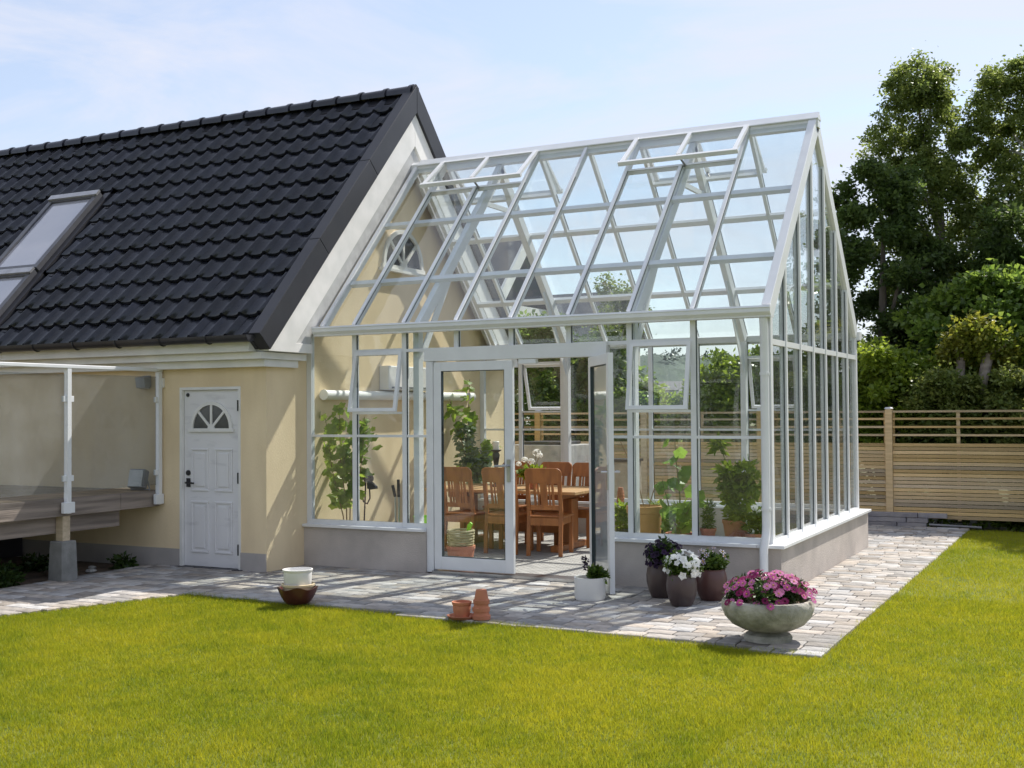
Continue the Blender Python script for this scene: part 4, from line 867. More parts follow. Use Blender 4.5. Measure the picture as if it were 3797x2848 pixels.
for k, (x, y, z, wdt, h, c) in enumerate(((-47.5, 118, 0, 6, 4.0, (0.78, 0.78, 0.76)), (-42.2, 121, 0, 5, 3.9, (0.72, 0.70, 0.66)), (-38.2, 118, 0, 4.5, 3.5, (0.80, 0.80, 0.78)))):
    hs_ = thing('distant_house', ('leftmost white house below the far hill', 'middle pale house below the far hill', 'rightmost white house below the far hill')[k], 'house', (x, y, 0), 0, 'houses below the far hill')
    MB().box(x-wdt/2, x+wdt/2, y-3, y+3, 0, h).build('wall', mat('far wall %d' % k, c, rough=0.9), hs_)
    MB().prism([(y-3.3, h), (y, h+1.1), (y+3.3, h)], 'x', x-wdt/2-0.2, x+wdt/2+0.2).build('roof', mat('far roof', (0.16, 0.15, 0.15), rough=0.8), hs_)
    for q in range(3): MB().box(x-wdt*0.35+q*wdt*0.27, x-wdt*0.35+q*wdt*0.27+0.8, y-3.03, y-2.99, h-1.6, h-0.5).build('window', M_WGLASS, hs_)
nb = thing('neighbour_house', 'neighbouring house with dark roof seen through the greenhouse roof', 'house', (-9, 15.8, 0))
MB().box(-11.0, -7.55, 14.9, 16.7, 0, 3.3).build('wall', mat('pale neighbour wall', (0.60, 0.58, 0.53), rough=0.9), nb)
nr = MB().prism([(14.5, 3.25), (15.8, 4.42), (17.1, 3.25), (17.1, 3.12), (15.8, 4.27), (14.5, 3.12)], 'x', -11.2, -7.47).build('roof', mat('dark neighbour roof', (0.07, 0.07, 0.08), (0.11, 0.105, 0.11), rough=0.7, scale=3), nb)
MB().beam((-7.44, 14.5, 3.14), (-7.44, 15.8, 4.30), 0.05, 0.2).build('barge_board', M_WHITE, nr)
for x in (-10.2, -8.8): MB().box(x, x+0.9, 14.86, 14.899, 1.6, 2.7).build('window', M_WGLASS, nb)
ext = thing('rear_annexe', 'dark roofed annexe with white barge board behind the gable', 'annexe', (-7.6, 8.4, 0))
MB().box(-8.7, -6.62, 7.5, 9.6, 0, 3.45).build('wall', M_WHITE, ext)
er = MB().prism([(7.3, 3.40), (8.5, 4.66), (9.7, 3.40), (9.7, 3.28), (8.5, 4.52), (7.3, 3.28)], 'x', -8.8, -6.56).build('roof', MATS['dark neighbour roof'], ext)
MB().beam((-6.53, 7.3, 3.28), (-6.53, 8.5, 4.53), 0.05, 0.2).build('barge_board', M_WHITE, er)

# ================================================================== FURNITURE
def copy_tree(o, loc, rz, label):
    r = o.copy(); COL.objects.link(r); r.location = loc; r.rotation_euler = (0, 0, rz); r['label'] = label
    for ch in o.children:
        c = ch.copy(); COL.objects.link(c); c.parent = r
        for g in ch.children: q = g.copy(); COL.objects.link(q); q.parent = c
    return r
ZF = 0.05
table = thing('dining_table', 'long wooden dining table with pale top inside the greenhouse', 'table', (-3.5, 2.12, ZF))
for k in range(7):
    y0 = 1.62+k*0.143; MB().box(-4.45, -2.56, y0, y0+0.139, 0.69, 0.722+random.uniform(-.001, .001)).build('plank', M_TABLE, table, bevel=0.003)
for x in (-2.86, -4.15):
    tr = MB().box(x-0.075, x+0.075, 2.03, 2.21, 0.11, 0.62).build('trestle', M_TEAK, table, bevel=0.01)
    MB().box(x-0.05, x+0.05, 1.72, 2.52, 0.05, 0.12).build('foot', M_TEAK, tr, bevel=0.01); MB().box(x-0.05, x+0.05, 1.72, 2.52, 0.621, 0.689).build('bearer', M_TEAK, tr, bevel=0.01)
MB().box(-4.04, -2.97, 2.09, 2.15, 0.22, 0.36).build('stretcher', M_TEAK, table, bevel=0.01)
def make_chair(label):
    c = thing('dining_chair', label, 'chair', (0, 0, 0), 0, 'wooden chairs around the table'); c['base'] = (0, 0, 0)
    w2 = 0.195
    sp = [(-0.205, -0.20), (0.205, -0.20), (0.215, 0.21), (-0.215, 0.21)]
    MB().prism(sp, 'z', 0.405, 0.43).build('seat', M_TEAK, c, bevel=0.008)
    def bk(z): return -0.19-0.09*max(0, (z-0.42)/0.52)**1.2
    for sx in (-1, 1):
        MB().beam((sx*0.185, 0.18, 0), (sx*0.185, 0.18, 0.404), 0.042, 0.042).build('leg', M_TEAK, c, bevel=0.004)
        lg = MB()
        zz = [0, 0.2, 0.42, 0.6, 0.80]
        for a, b in zip(zz, zz[1:]):
            ya = -0.23+0.03*min(1, a/0.42) if a < 0.42 else bk(a); yb__ = -0.23+0.03*min(1, b/0.42) if b < 0.42 else bk(b)
            lg.beam((sx*0.178, ya, a), (sx*0.178, yb__, b+0.004), 0.040, 0.034)
        lg.build('leg', M_TEAK, c)
        MB().box(sx*0.185-0.011, sx*0.185+0.011, -0.175, 0.158, 0.335, 0.404).build('apron', M_TEAK, c)
    MB().box(-0.163, 0.163, 0.17, 0.192, 0.335, 0.404).build('apron', M_TEAK, c); MB().box(-0.157, 0.157, -0.215, -0.193, 0.325, 0.404).build('apron', M_TEAK, c)
    # back: rounded crest board, lower rail, three slats
    n = 8; pts = [(-0.198, 0.775), (0.198, 0.775)]
    for i in range(n+1): a = math.pi/2*i/n; pts.append((0.148+0.057*math.cos(a), 0.882+0.057*math.sin(a)))
    for i in range(n+1): a = math.pi/2+math.pi/2*i/n; pts.append((-0.148+0.057*math.cos(a), 0.882+0.057*math.sin(a)))
    mb = MB(); mb.prism(pts, 'y', -0.013, 0.013); mb.v = [(x, y+bk(z)-0.5*(0.2**2-x*x)*0.6, z) for x, y, z in mb.v]; mb.build('crest_rail', M_TEAK, c, bevel=0.004)
    MB().beam((-0.16, bk(0.515), 0.515), (0.16, bk(0.515), 0.515), 0.02, 0.05, (0, 1, 0)).build('lower_rail', M_TEAK, c)
    for x, wd in ((-0.10, 0.026), (0.0, 0.075), (0.10, 0.026), (-0.062, 0.016), (0.062, 0.016)):
        MB().beam((x, bk(0.53), 0.53), (x, bk(0.785)-0.008, 0.785), wd, 0.014, (1, 0, 0)).build('slat', M_TEAK, c)
    return c
CH_ = [(-2.86, 1.62, 0.16, 'wooden chair in full view through the open doorway'),
       (-3.36, 1.62, 0.05, 'wooden chair partly behind the stile of the closed door leaf'),
       (-3.86, 1.60, -0.05, 'leftmost wooden chair, seen through the closed door leaf'),
       (-2.88, 2.46, math.pi, 'wooden chair across the table beside the open door leaf'),
       (-3.32, 2.52, math.pi+0.03, 'wooden chair across the table right behind the white geranium'),
       (-3.86, 2.52, math.pi-0.04, 'wooden chair across the table behind the black candle holder')]
c0 = make_chair(CH_[0][3])
for i, (x, y, rz, lb) in enumerate(CH_):
    if i: copy_tree(c0, (x, y, ZF), rz, lb)
c0.location = (CH_[0][0], CH_[0][1], ZF); c0.rotation_euler = (0, 0, CH_[0][2])
# things on the table
cn_ = thing('candle_holder', 'black turned candle holder with thick white candle on the table', 'candle holder', (-3.80, 2.15, 0.722))
MB().lathe([(0.065, 0), (0.06, 0.015), (0.025, 0.04), (0.02, 0.12), (0.032, 0.17), (0.022, 0.22), (0.035, 0.31), (0.045, 0.37), (0.03, 0.40), (0.062, 0.42), (0.062, 0.43)], (-3.80, 2.15, 0.722), 18).build('stand', M_BLACK, cn_, smooth=True)
MB().lathe([(0.038, 0), (0.039, 0.09), (0.033, 0.097), (0.01, 0.09)], (-3.80, 2.15, 1.1525), 18).build('candle', mat('white wax', (0.82, 0.80, 0.74), rough=0.5), cn_, smooth=True)

# ================================================================== FLOWERS AND POTS
ML_FOL = leafmat('flower foliage', (0.035, 0.075, 0.014), (0.11, 0.17, 0.025), trans=0.35, rough=0.4)
ML_DKF = leafmat('dark foliage', (0.022, 0.05, 0.012), (0.06, 0.10, 0.02), trans=0.3)
ML_SILV = leafmat('silvery foliage', (0.13, 0.18, 0.11), (0.22, 0.28, 0.17), trans=0.3)
def petalmat(name, a, b, tr=0.3): return leafmat(name, a, b, trans=tr, rough=0.6, spec=0.2, perobj=True)
MP_PINK = petalmat('pink petal', (0.42, 0.06, 0.24), (0.62, 0.22, 0.42)); MP_PURP = petalmat('magenta petal', (0.15, 0.012, 0.06), (0.34, 0.03, 0.15)); MP_WHITE = petalmat('white petal', (0.78, 0.78, 0.74), (0.85, 0.84, 0.80), 0.2)
MP_NIGHT = petalmat('near black violet petal', (0.012, 0.006, 0.018), (0.035, 0.016, 0.05), 0.1); MP_LILAC = petalmat('lilac petal', (0.55, 0.42, 0.55), (0.70, 0.62, 0.68)); M_EYE = mat('yellow flower eye', (0.55, 0.33, 0.03), rough=0.8)
def daisy(r, m, petals=11):
    mb = MB()
    for i in range(petals):
        a = 2*math.pi*i/petals+random.uniform(-.08, .08); d = Vector((math.cos(a), math.sin(a), 0)); s_ = Vector((-d.y, d.x, 0)); z = random.uniform(-.05, .12)*r
        mb.add([d*r*0.15, d*r*0.7+s_*r*0.24+Vector((0, 0, z*.6)), d*r+Vector((0, 0, z)), d*r*0.7-s_*r*0.24+Vector((0, 0, z*.6))], [(0, 1, 2, 3)])
    return mb.mesh('blossom', m, fix=False)
def disc(r):
    return MB().lathe([(r, 0), (r*0.8, r*0.5), (r*0.2, r*0.7)], seg=8).mesh('eye', M_EYE)
def ruffle(r, m):
    mb = MB(); n = 15; vs = [(0, 0, -0.35*r)]
    for i in range(n):
        a = 2*math.pi*i/n; k = 0.82+0.18*math.cos(5*a); vs.append((r*k*math.cos(a), r*k*math.sin(a), r*0.12*math.sin(3*a+random.random())))
    for i in range(n):
        a = 2*math.pi*i/n; vs.append((r*.45*math.cos(a), r*.45*math.sin(a), -r*0.02))
    fs = [(1+i, 1+(i+1) % n, 1+n+(i+1) % n, 1+n+i) for i in range(n)]+[(1+n+i, 1+n+(i+1) % n, 0) for i in range(n)]
    return mb.add(vs, fs).mesh('blossom', m, fix=False)
DZ = {('d', 'pink'): daisy(0.030, MP_PINK), ('d', 'purp'): daisy(0.029, MP_PURP), ('r', 'white'): ruffle(0.036, MP_WHITE), ('r', 'night'): ruffle(0.030, MP_NIGHT), ('d', 'lil'): daisy(0.026, MP_LILAC, 6), ('u', 'white'): ruffle(0.016, MP_WHITE)}
EYE = disc(0.0055)
def blossom(kind, p, d, par, eye=False, sc=1.0):
    d = Vector(d).normalized(); q = d.to_track_quat('Z', 'Y') @ Quaternion((0, 0, 1), random.uniform(0, 6.28))
    o = link('blossom', DZ[kind], par, p, q); o.scale = (sc,)*3
    if eye:
        e = bpy.data.objects.new('eye', EYE); COL.objects.link(e); e.parent = o; e.location = (0, 0, 0.002)
    return o
def foliage(par, C, Rr, n, size, m, seed=1, up=0.2, droop=0.0, name='foliage', shell=0.5, aspect=0.55):
    rng = np.random.default_rng(seed); C = np.array(C, float); Rr = np.array(Rr, float)
    P, i_, d = clump_points(C, Rr, n, rng, shell); P[:, 2] = np.maximum(P[:, 2], C[:, 2].min()-Rr[:, 2].max()); P -= np.array(base_of(par))
    return link(name, leaf_mesh(name, P, size, m, droop=droop, rng=rng, outward=d, aspect=aspect), par)
def pot(name, label, cat, loc, prof, m, soil=None, seg=32, group=None):
    t = thing(name, label, cat, loc, 0, group); b = MB().lathe(prof, loc, seg, close=False)
    k = len(b.v); b.f.append(tuple(range(seg))[::-1]); b.build('pot', m, t, smooth=True)
    if soil: MB().lathe([(soil[0], soil[1]), (soil[0]*0.5, soil[1]+0.01), (0.005, soil[1]+0.012)], loc, seg, close=False).build('soil', M_SOIL, t)
    return t
def rim(r0, r1, h, th=0.012, lip=0.0, lh=0.03):
    """pot profile: base r0, top r1, height h, optional lip"""
    p = [(r0, 0), (r0+(r1-r0)*0.5, h*0.5), (r1, h-(lh if lip else 0))]
    if lip: p += [(r1+lip, h-lh), (r1+lip, h)]
    else: p += [(r1, h)]
    return p+[(r1-th, h), (r1-th-0.004, h-0.04), (r0*0.8, h*0.4)]
GZ = 0.026
# stone urn
M_URN = mat('lichened cast stone', (0.47, 0.44, 0.38), (0.23, 0.225, 0.175), rough=0.95, scale=9, detail=10, bump=0.9, bscale=40)
ux, uy = 0.465, -1.95
urn = thing('stone_urn', 'wide stone urn on a round foot, full of pink daisies', 'urn', (ux, uy, GZ))
MB().lathe([(0.160, 0), (0.164, 0.026), (0.150, 0.044), (0.10, 0.056), (0.092, 0.064)], (ux, uy, GZ), 36).build('foot', M_URN, urn, smooth=True)
MB().lathe([(0.10, 0.064), (0.175, 0.080), (0.245, 0.115), (0.290, 0.165), (0.311, 0.22), (0.308, 0.262), (0.296, 0.280), (0.280, 0.283), (0.268, 0.272), (0.262, 0.24), (0.2, 0.2)], (ux, uy, GZ), 48, close=False).build('bowl', M_URN, urn, smooth=True)
MB().lathe([(0.265, 0.245), (0.13, 0.27), (0.004, 0.28)], (ux, uy, GZ), 24, close=False).build('soil', M_SOIL, urn)
C = []; Rr = []
for i in range(40):
    a = random.uniform(0, 6.28); r = 0.245*math.sqrt(random.random()); C.append((ux+r*math.cos(a), uy+r*math.sin(a), GZ+0.30+0.10*(1-(r/0.27)**2)*random.uniform(.4, 1))); Rr.append((.055, .055, .065))
foliage(urn, C, Rr, 5600, 0.034, ML_DKF, 71, aspect=0.4)
for i in range(165):
    a = random.uniform(0, 6.28); r = 0.318*math.sqrt(random.random()); h = 0.455-0.11*(r/0.30)**2+random.uniform(-.04, .02)
    if r > 0.24 and math.sin(a) < 0 and random.random() < 0.35: h -= random.uniform(.02, .06)
    k = ('d', 'pink') if random.random() < 0.5 else ('d', 'purp')
    blossom(k, (ux+r*math.cos(a), uy+r*math.sin(a), GZ+h), (math.cos(a)*r*3.2+random.uniform(-.3, .3), math.sin(a)*r*3.2+random.uniform(-.3, .3)-.25, 0.8), urn, eye=(k[1] == 'pink'))
# three dark pots
M_POTD = mat('dark brown glazed pot', (0.085, 0.055, 0.05), (0.055, 0.04, 0.038), rough=0.38, scale=4, bump=0.08, rnd=0.2)
PP = [(0.082, 0), (0.105, 0.05), (0.122, 0.12), (0.125, 0.17), (0.116, 0.22), (0.108, 0.245), (0.112, 0.255), (0.100, 0.255), (0.10, 0.21), (0.08, 0.15)]
def ball(par, c, r, fl, n, kind, seed, leaf=ML_FOL, nl=2200, flat=0.85, sc=1.0, eye=False, zmin=-0.9):
    random.seed(seed); C = []; Rr = []
    for i in range(22):
        d = Vector((random.gauss(0, 1), random.gauss(0, 1), random.gauss(0, 1))).normalized()*random.uniform(.2, .8)*r; C.append((c[0]+d.x, c[1]+d.y, c[2]+max(d.z*flat, -r*.5))); Rr.append((r*.33,)*3)
    foliage(par, C, Rr, nl, 0.035, leaf, seed)
    k = 0
    while k < n:
        d = Vector((random.gauss(0, 1), random.gauss(0, 1), random.gauss(0, 1))).normalized()
        if d.z < zmin: continue
        q = random.uniform(.82, 1.08); blossom(kind, (c[0]+d.x*r*q, c[1]+d.y*r*q, c[2]+d.z*r*flat*q), d+Vector((0, -.35, .25)), par, eye, sc*random.uniform(.8, 1.2)); k += 1
p1 = pot('flower_pot', 'tall dark pot of near black petunias against the plinth', 'flower pot', (-0.83, -0.50, GZ), [(r*0.98, z*1.08) for r, z in PP], M_POTD, (0.10, 0.23), group='dark pots by the plinth'); ball(p1, (-0.80, -0.50, 0.37), 0.165, None, 95, ('r', 'night'), 5, ML_DKF, zmin=-0.6)
p2 = pot('flower_pot', 'dark brown pot of white petunias in front of the other two', 'flower pot', (-0.53, -0.84, GZ), PP, M_POTD, (0.10, 0.22), group='dark pots by the plinth'); ball(p2, (-0.52, -0.84, 0.335), 0.145, None, 62, ('r', 'white'), 6, ML_FOL, zmin=-0.55)
p3 = pot('flower_pot', 'reddish brown pot of small pale violas beside the downpipe', 'flower pot', (-0.40, -0.47, GZ), [(r*1.06, z) for r, z in PP], mat('red brown glazed pot', (0.11, 0.05, 0.045), (0.075, 0.035, 0.032), rough=0.38, scale=4), (0.11, 0.22), group='dark pots by the plinth'); ball(p3, (-0.40, -0.47, 0.34), 0.13, None, 16, ('d', 'lil'), 8, ML_FOL, nl=2600, zmin=0.0, eye=True, sc=1.1)
# white pot at the door
wp = pot('plant_pot', 'white cylindrical pot with a leafy seedling by the open door leaf', 'flower pot', (-1.32, -0.87, GZ), [(0.12, 0), (0.130, 0.02), (0.130, 0.175), (0.133, 0.185), (0.120, 0.185), (0.118, 0.14)], M_WHITE, (0.118, 0.15))
foliage(wp, [(-1.26, -0.86, 0.25), (-1.22, -0.84, 0.22), (-1.29, -0.86, 0.22)], [(.05, .04, .055), (.04, .04, .04), (.04, .04, .04)], 420, 0.045, ML_FOL, 81, aspect=0.6)
mb = MB()
for dx, h in ((-0.045, 0.17), (0.03, 0.15), (-0.03, 0.09)): mb.tube([(-1.31, -0.87, 0.17), (-1.31+dx*.6, -0.87, 0.17+h*.6), (-1.31+dx, -0.88, 0.18+h)], 0.004, 5)
mb.build('stems', M_STEM, wp); foliage(wp, [(-1.355, -0.88, 0.35), (-1.35, -.88, .29)], [(.022, .022, .022), (.015, .015, .02)], 60, 0.03, MP_NIGHT, 82, name='dark_bloom')
# nested bowls
bx_, by_ = -3.43, -2.06
random.seed(4)
bb = thing('glazed_bowl', 'wavy rimmed dark brown bowl at the bottom of the stack on the paving', 'bowl', (bx_, by_, GZ), 0, 'bowls and pots stacked on the paving')
mb = MB(); mb.lathe([(0.09, 0), (0.112, 0.02), (0.137, 0.06), (0.155, 0.10), (0.168, 0.128), (0.171, 0.135), (0.160, 0.133), (0.145, 0.10), (0.11, 0.04)], (bx_, by_, GZ), 40, close=False)
mb.v = [(x, y, z+(0.012*math.sin(5*math.atan2(y-by_, x-bx_)) if z > GZ+0.11 else 0)) for x, y, z in mb.v]; mb.f.append(tuple(range(40))[::-1]); mb.build('bowl', M_IRON, bb, smooth=True)
cp = pot('cream_pot', 'cream pot nested between the brown bowl and the white pot', 'flower pot', (bx_+.005, by_, GZ+0.045), [(0.08, 0), (0.118, 0.05), (0.128, 0.095), (0.139, 0.10), (0.141, 0.116), (0.130, 0.119), (0.115, 0.09)], mat('cream glaze', (0.72, 0.60, 0.40), (0.66, 0.53, 0.34), rough=0.35), group='bowls and pots stacked on the paving')
wh = pot('white_pot', 'white cylindrical pot on top of the stack on the paving', 'flower pot', (bx_, by_, GZ+0.115), [(0.104, 0), (0.112, 0.01), (0.116, 0.148), (0.123, 0.153), (0.125, 0.166), (0.115, 0.167), (0.111, 0.14), (0.10, 0.03)], M_WHITE, group='bowls and pots stacked on the paving')
# terracotta pots at the lawn edge
sa = pot('saucer', 'terracotta saucer under the small pot at the lawn edge', 'saucer', (-1.85, -2.10, GZ), [(0.095, 0), (0.115, 0.022), (0.108, 0.024), (0.09, 0.008), (0.004, 0.006)], M_TERRA)
pot('terracotta_pot', 'small upright terracotta pot standing on a saucer', 'flower pot', (-1.85, -2.10, GZ+0.008), [(0.055, 0), (0.066, 0.05), (0.070, 0.085), (0.066, 0.095), (0.074, 0.098), (0.077, 0.118), (0.066, 0.12), (0.060, 0.09), (0.05, 0.02)], M_TERRA, group='terracotta pots at the lawn edge')
lb = ('bottom pot of the upturned terracotta stack at the lawn edge', 'middle pot of the upturned terracotta stack at the lawn edge', 'top pot of the upturned terracotta stack at the lawn edge')
for i in range(3):
    z0 = GZ+0.003+i*0.058; pot('terracotta_pot', lb[i], 'flower pot', (-1.69+random.uniform(-.004, .004), -2.08, z0), [(0.070-.004*i, 0), (0.071-.004*i, 0.028), (0.063-.004*i, 0.030), (0.046-.003*i, 0.105), (0.004, 0.106)], M_TERRA, group='terracotta pots at the lawn edge')

# ================================================================== PLANTS AND TOOLS INSIDE
ML_VINE = leafmat('vine leaf', (0.11, 0.19, 0.022), (0.22, 0.31, 0.04), trans=0.48, perobj=True)
ML_CUC = leafmat('cucumber leaf', (0.08, 0.16, 0.025), (0.18, 0.29, 0.05), trans=0.48, perobj=True)
def lobed(r, m, lobes=5, depth=0.28, name='leaf'):
    n = lobes*4; vs = [(0, 0, 0.03*r)]
    for i in range(n):
        a = -math.pi/2+2*math.pi*(i+0.5)/n; k = 1-depth*(0.5-0.5*math.cos(lobes*(a+math.pi/2)))-0.25*max(0, 1-abs(i-n/2+0.5)/n*9)*0
        vs.append((r*k*math.cos(a), r*k*math.sin(a)+r*0.55, -0.12*r*abs(math.cos(a))+0.05*r*math.sin(3*a)))
    vs[0] = (0, r*0.5, 0.04*r)
    return MB().add(vs, [(0, 1+i, 1+(i+1) % n) for i in range(n)]).mesh(name, m, fix=False)
LV = [lobed(0.058, ML_VINE), lobed(0.046, ML_VINE)]; LC = [lobed(0.10, ML_CUC, 5, 0.2), lobed(0.075, ML_CUC, 5, 0.2)]
def leafy(par, stems, n, meshes, spread, seed, sc=(0.7, 1.2), zmin=0.0):
    rd_ = random.Random(seed)
    for i in range(n):
        st = rd_.choice(stems); k = rd_.random(); j = min(int(k*(len(st)-1)), len(st)-2); p = Vector(st[j]).lerp(Vector(st[j+1]), k*(len(st)-1)-j)
        d = Vector((rd_.gauss(0, 1), rd_.gauss(0, 1), rd_.gauss(0, .5))).normalized(); p = p+d*rd_.uniform(.02, spread)
        if p.z < zmin: continue
        nrm_ = Vector((rd_.gauss(0, .5), rd_.gauss(0, .5)-.45, rd_.gauss(.6, .4))).normalized()
        q = nrm_.to_track_quat('Z', 'Y') @ Quaternion((0, 0, 1), rd_.uniform(0, 6.28)); o = link('leaf', rd_.choice(meshes), par, p, q); o.scale = (rd_.uniform(*sc),)*3
def stems_mesh(par, stems, r, m=M_STEM):
    for st in stems: MB().tube(st, [r*(1-.6*i/(len(st)-1)) for i in range(len(st))], 6).build('stem', m, par)
M_VSTEM = mat('vine cane', (0.26, 0.17, 0.08), (0.18, 0.11, 0.05), rough=0.8)
v1 = thing('grapevine', 'young grapevine on several canes behind the front glass by the house wall', 'vine', (-4.62, 0.34, ZF))
st = [[(-4.62, .34, .05), (-4.64, .35, .6), (-4.68, .30, 1.1), (-4.66, .26, 1.65)], [(-4.60, .34, .05), (-4.60, .36, .6), (-4.56, .34, 1.1), (-4.50, .32, 1.45)], [(-4.64, .33, .05), (-4.66, .32, .5), (-4.76, .26, 1.0), (-4.80, .20, 1.55)], [(-4.58, .35, .05), (-4.52, .36, .7), (-4.44, .36, 1.15), (-4.40, .34, 1.55)]]
stems_mesh(v1, st, 0.008, M_VSTEM); leafy(v1, [s_[1:] for s_ in st], 260, LV, 0.14, 3, (0.7, 1.35), zmin=0.58)
v2 = thing('climbing_plant', 'dense climbing plant at the house wall behind the table', 'vine', (-4.58, 2.85, ZF))
st = [[(-4.58, 2.85, .05), (-4.60, 2.88, .8), (-4.62, 2.95, 1.4), (-4.62, 3.0, 2.0)], [(-4.52, 2.80, .05), (-4.50, 2.80, .8), (-4.62, 2.75, 1.3), (-4.68, 2.6, 1.75)], [(-4.5, 2.9, .05), (-4.45, 2.9, .9), (-4.35, 3.1, 1.2)]]
stems_mesh(v2, st, 0.010, M_VSTEM); leafy(v2, [s_[1:] for s_ in st], 120, LV, 0.14, 5, (0.9, 1.5), zmin=0.6); foliage(v2, [(-4.55, 2.8, 1.0), (-4.5, 2.85, .8), (-4.6, 2.85, 1.3), (-4.4, 2.9, .95)], [(.13, .13, .2)]*4, 900, 0.08, ML_SILV, 91, droop=0.6)
v3 = thing('cucumber_plant', 'tall cucumber plant with big leaves behind the front glass', 'plant', (-0.98, 0.42, 0.30))
pb = thing('plant_bench', 'low wooden bench inside the glass carrying the pots', 'bench', (-0.85, 0.45, ZF))
for k in range(4): MB().box(-1.60, -0.16, 0.21+k*0.125, 0.325+k*0.125, 0.275, 0.298).build('slat', M_DECKW, pb)
for x in (-1.55, -0.25):
    for y in (0.26, 0.66): MB().box(x, x+0.05, y, y+0.05, ZF, 0.274).build('leg', M_DECKW, pb)
MB().lathe(rim(0.09, 0.12, 0.17, lip=0.008), (-0.98, 0.42, 0.30), 24).build('pot', M_TERRA, v3, smooth=True)
st = [[(-0.98, .42, .45), (-0.97, .42, .8), (-1.0, .42, 1.1), (-1.01, .40, 1.36)], [(-0.97, .42, .45), (-0.90, .40, .65), (-0.80, .38, .82)], [(-0.98, .42, .45), (-1.06, .38, .7), (-1.12, .36, .95)]]
stems_mesh(v3, st, 0.009); leafy(v3, st, 58, LC, 0.11, 6, (0.45, 0.85), zmin=0.5)
for p in ((-1.0, .33, .9), (-0.93, .32, .86), (-1.05, .33, .74)): blossom(('d', 'pink'), p, (0, -1, .3), v3, sc=0.0001) if False else None
v4 = thing('tomato_plant', 'bushy tomato plant on canes beside the corner of the greenhouse', 'plant', (-0.46, 0.50, 0.30))
MB().lathe(rim(0.09, 0.125, 0.30, lip=0.008), (-0.46, 0.50, 0.30), 24).build('pot', M_TERRA, v4, smooth=True)
st = [[(-0.46, .50, .56), (-0.47, .50, .9), (-0.55, .47, 1.1), (-0.60, .44, 1.38)], [(-0.45, .50, .56), (-0.42, .48, .85), (-0.36, .46, 1.12)], [(-0.47, .5, .56), (-0.54, .46, .75), (-0.58, .42, .92)]]
stems_mesh(v4, st, 0.008); foliage(v4, [(-.46, .5, .75), (-.42, .48, .92), (-.50, .48, .88), (-.36, .46, 1.04), (-.52, .46, 1.02), (-.60, .44, 1.3), (-.44, .46, .66), (-.30, .46, .9)], [(.11, .11, .10)]*5+[(.06, .06, .08), (.10, .10, .08), (.08, .08, .08)], 1000, 0.085, ML_LIGHT, 93, droop=0.4, aspect=0.5)
v5 = thing('white_geranium', 'pot plant with white flower heads at the greenhouse corner', 'plant', (-0.25, 0.36, 0.30))
MB().lathe(rim(0.07, 0.095, 0.20, lip=0.006), (-0.25, 0.36, 0.30), 20).build('pot', M_TERRA, v5, smooth=True)
foliage(v5, [(-.25, .36, .56), (-.22, .34, .62)], [(.10, .09, .07), (.08, .08, .08)], 260, 0.06, ML_FOL, 94, aspect=0.8)
def umbel(par, c, r, n=16):
    for i in range(n):
        d = Vector((random.gauss(0, 1), random.gauss(0, 1), random.gauss(.3, 1))).normalized(); blossom(('u', 'white'), (c[0]+d.x*r, c[1]+d.y*r, c[2]+d.z*r*.8), d, par)
for c in ((-.24, .30, .73), (-.20, .31, .69), (-.29, .30, .60), (-.27, .29, .52)): umbel(v5, c, 0.028, 14)
hp = pot('herb_pot', 'small terracotta pot of feathery herbs on the front sill', 'flower pot', (-0.60, 0.093, HP+0.001), rim(0.052, 0.068, 0.105, 0.008, 0.005, 0.022), M_TERRA, (0.058, 0.085))
foliage(hp, [(-.60, .095, .60), (-.60, .095, .68), (-.585, .1, .75)], [(.055, .05, .06), (.05, .045, .06), (.035, .03, .06)], 700, 0.035, ML_FOL, 95, aspect=0.25, up=0.0)
tb = pot('large_planter', 'large ochre planter tub behind the front glass', 'planter', (-1.34, 0.48, 0.30), [(0.12, 0), (0.150, 0.10), (0.158, 0.33), (0.170, 0.34), (0.172, 0.40), (0.155, 0.402), (0.148, 0.33), (0.13, 0.1)], mat('ochre clay', (0.50, 0.27, 0.09), (0.40, 0.20, 0.065), rough=0.7, scale=4), (0.15, 0.36))
mb = MB()
for a, b in (((-1.33, .46, .66), (-1.55, .42, 1.30)), ((-1.30, .46, .66), (-1.22, .42, 1.10))): mb.tube([a, ((a[0]+b[0])/2+.03, a[1], (a[2]+b[2])/2), b], 0.005, 5)
mb.build('twigs', M_VSTEM, tb)
# terracotta stack on the rear sill
for i in range(4):
    pot('terracotta_pot', ('lowest', 'second', 'third', 'topmost')[i]+' pot of the upturned terracotta stack on the rear sill', 'flower pot', (-2.90, 3.77, HP+0.002+i*0.036), [(0.052-.003*i, 0), (0.053-.003*i, 0.02), (0.047-.003*i, 0.022), (0.034-.002*i, 0.075), (0.004, 0.076)], M_TERRA, group='terracotta pots on the rear sill', seg=18)
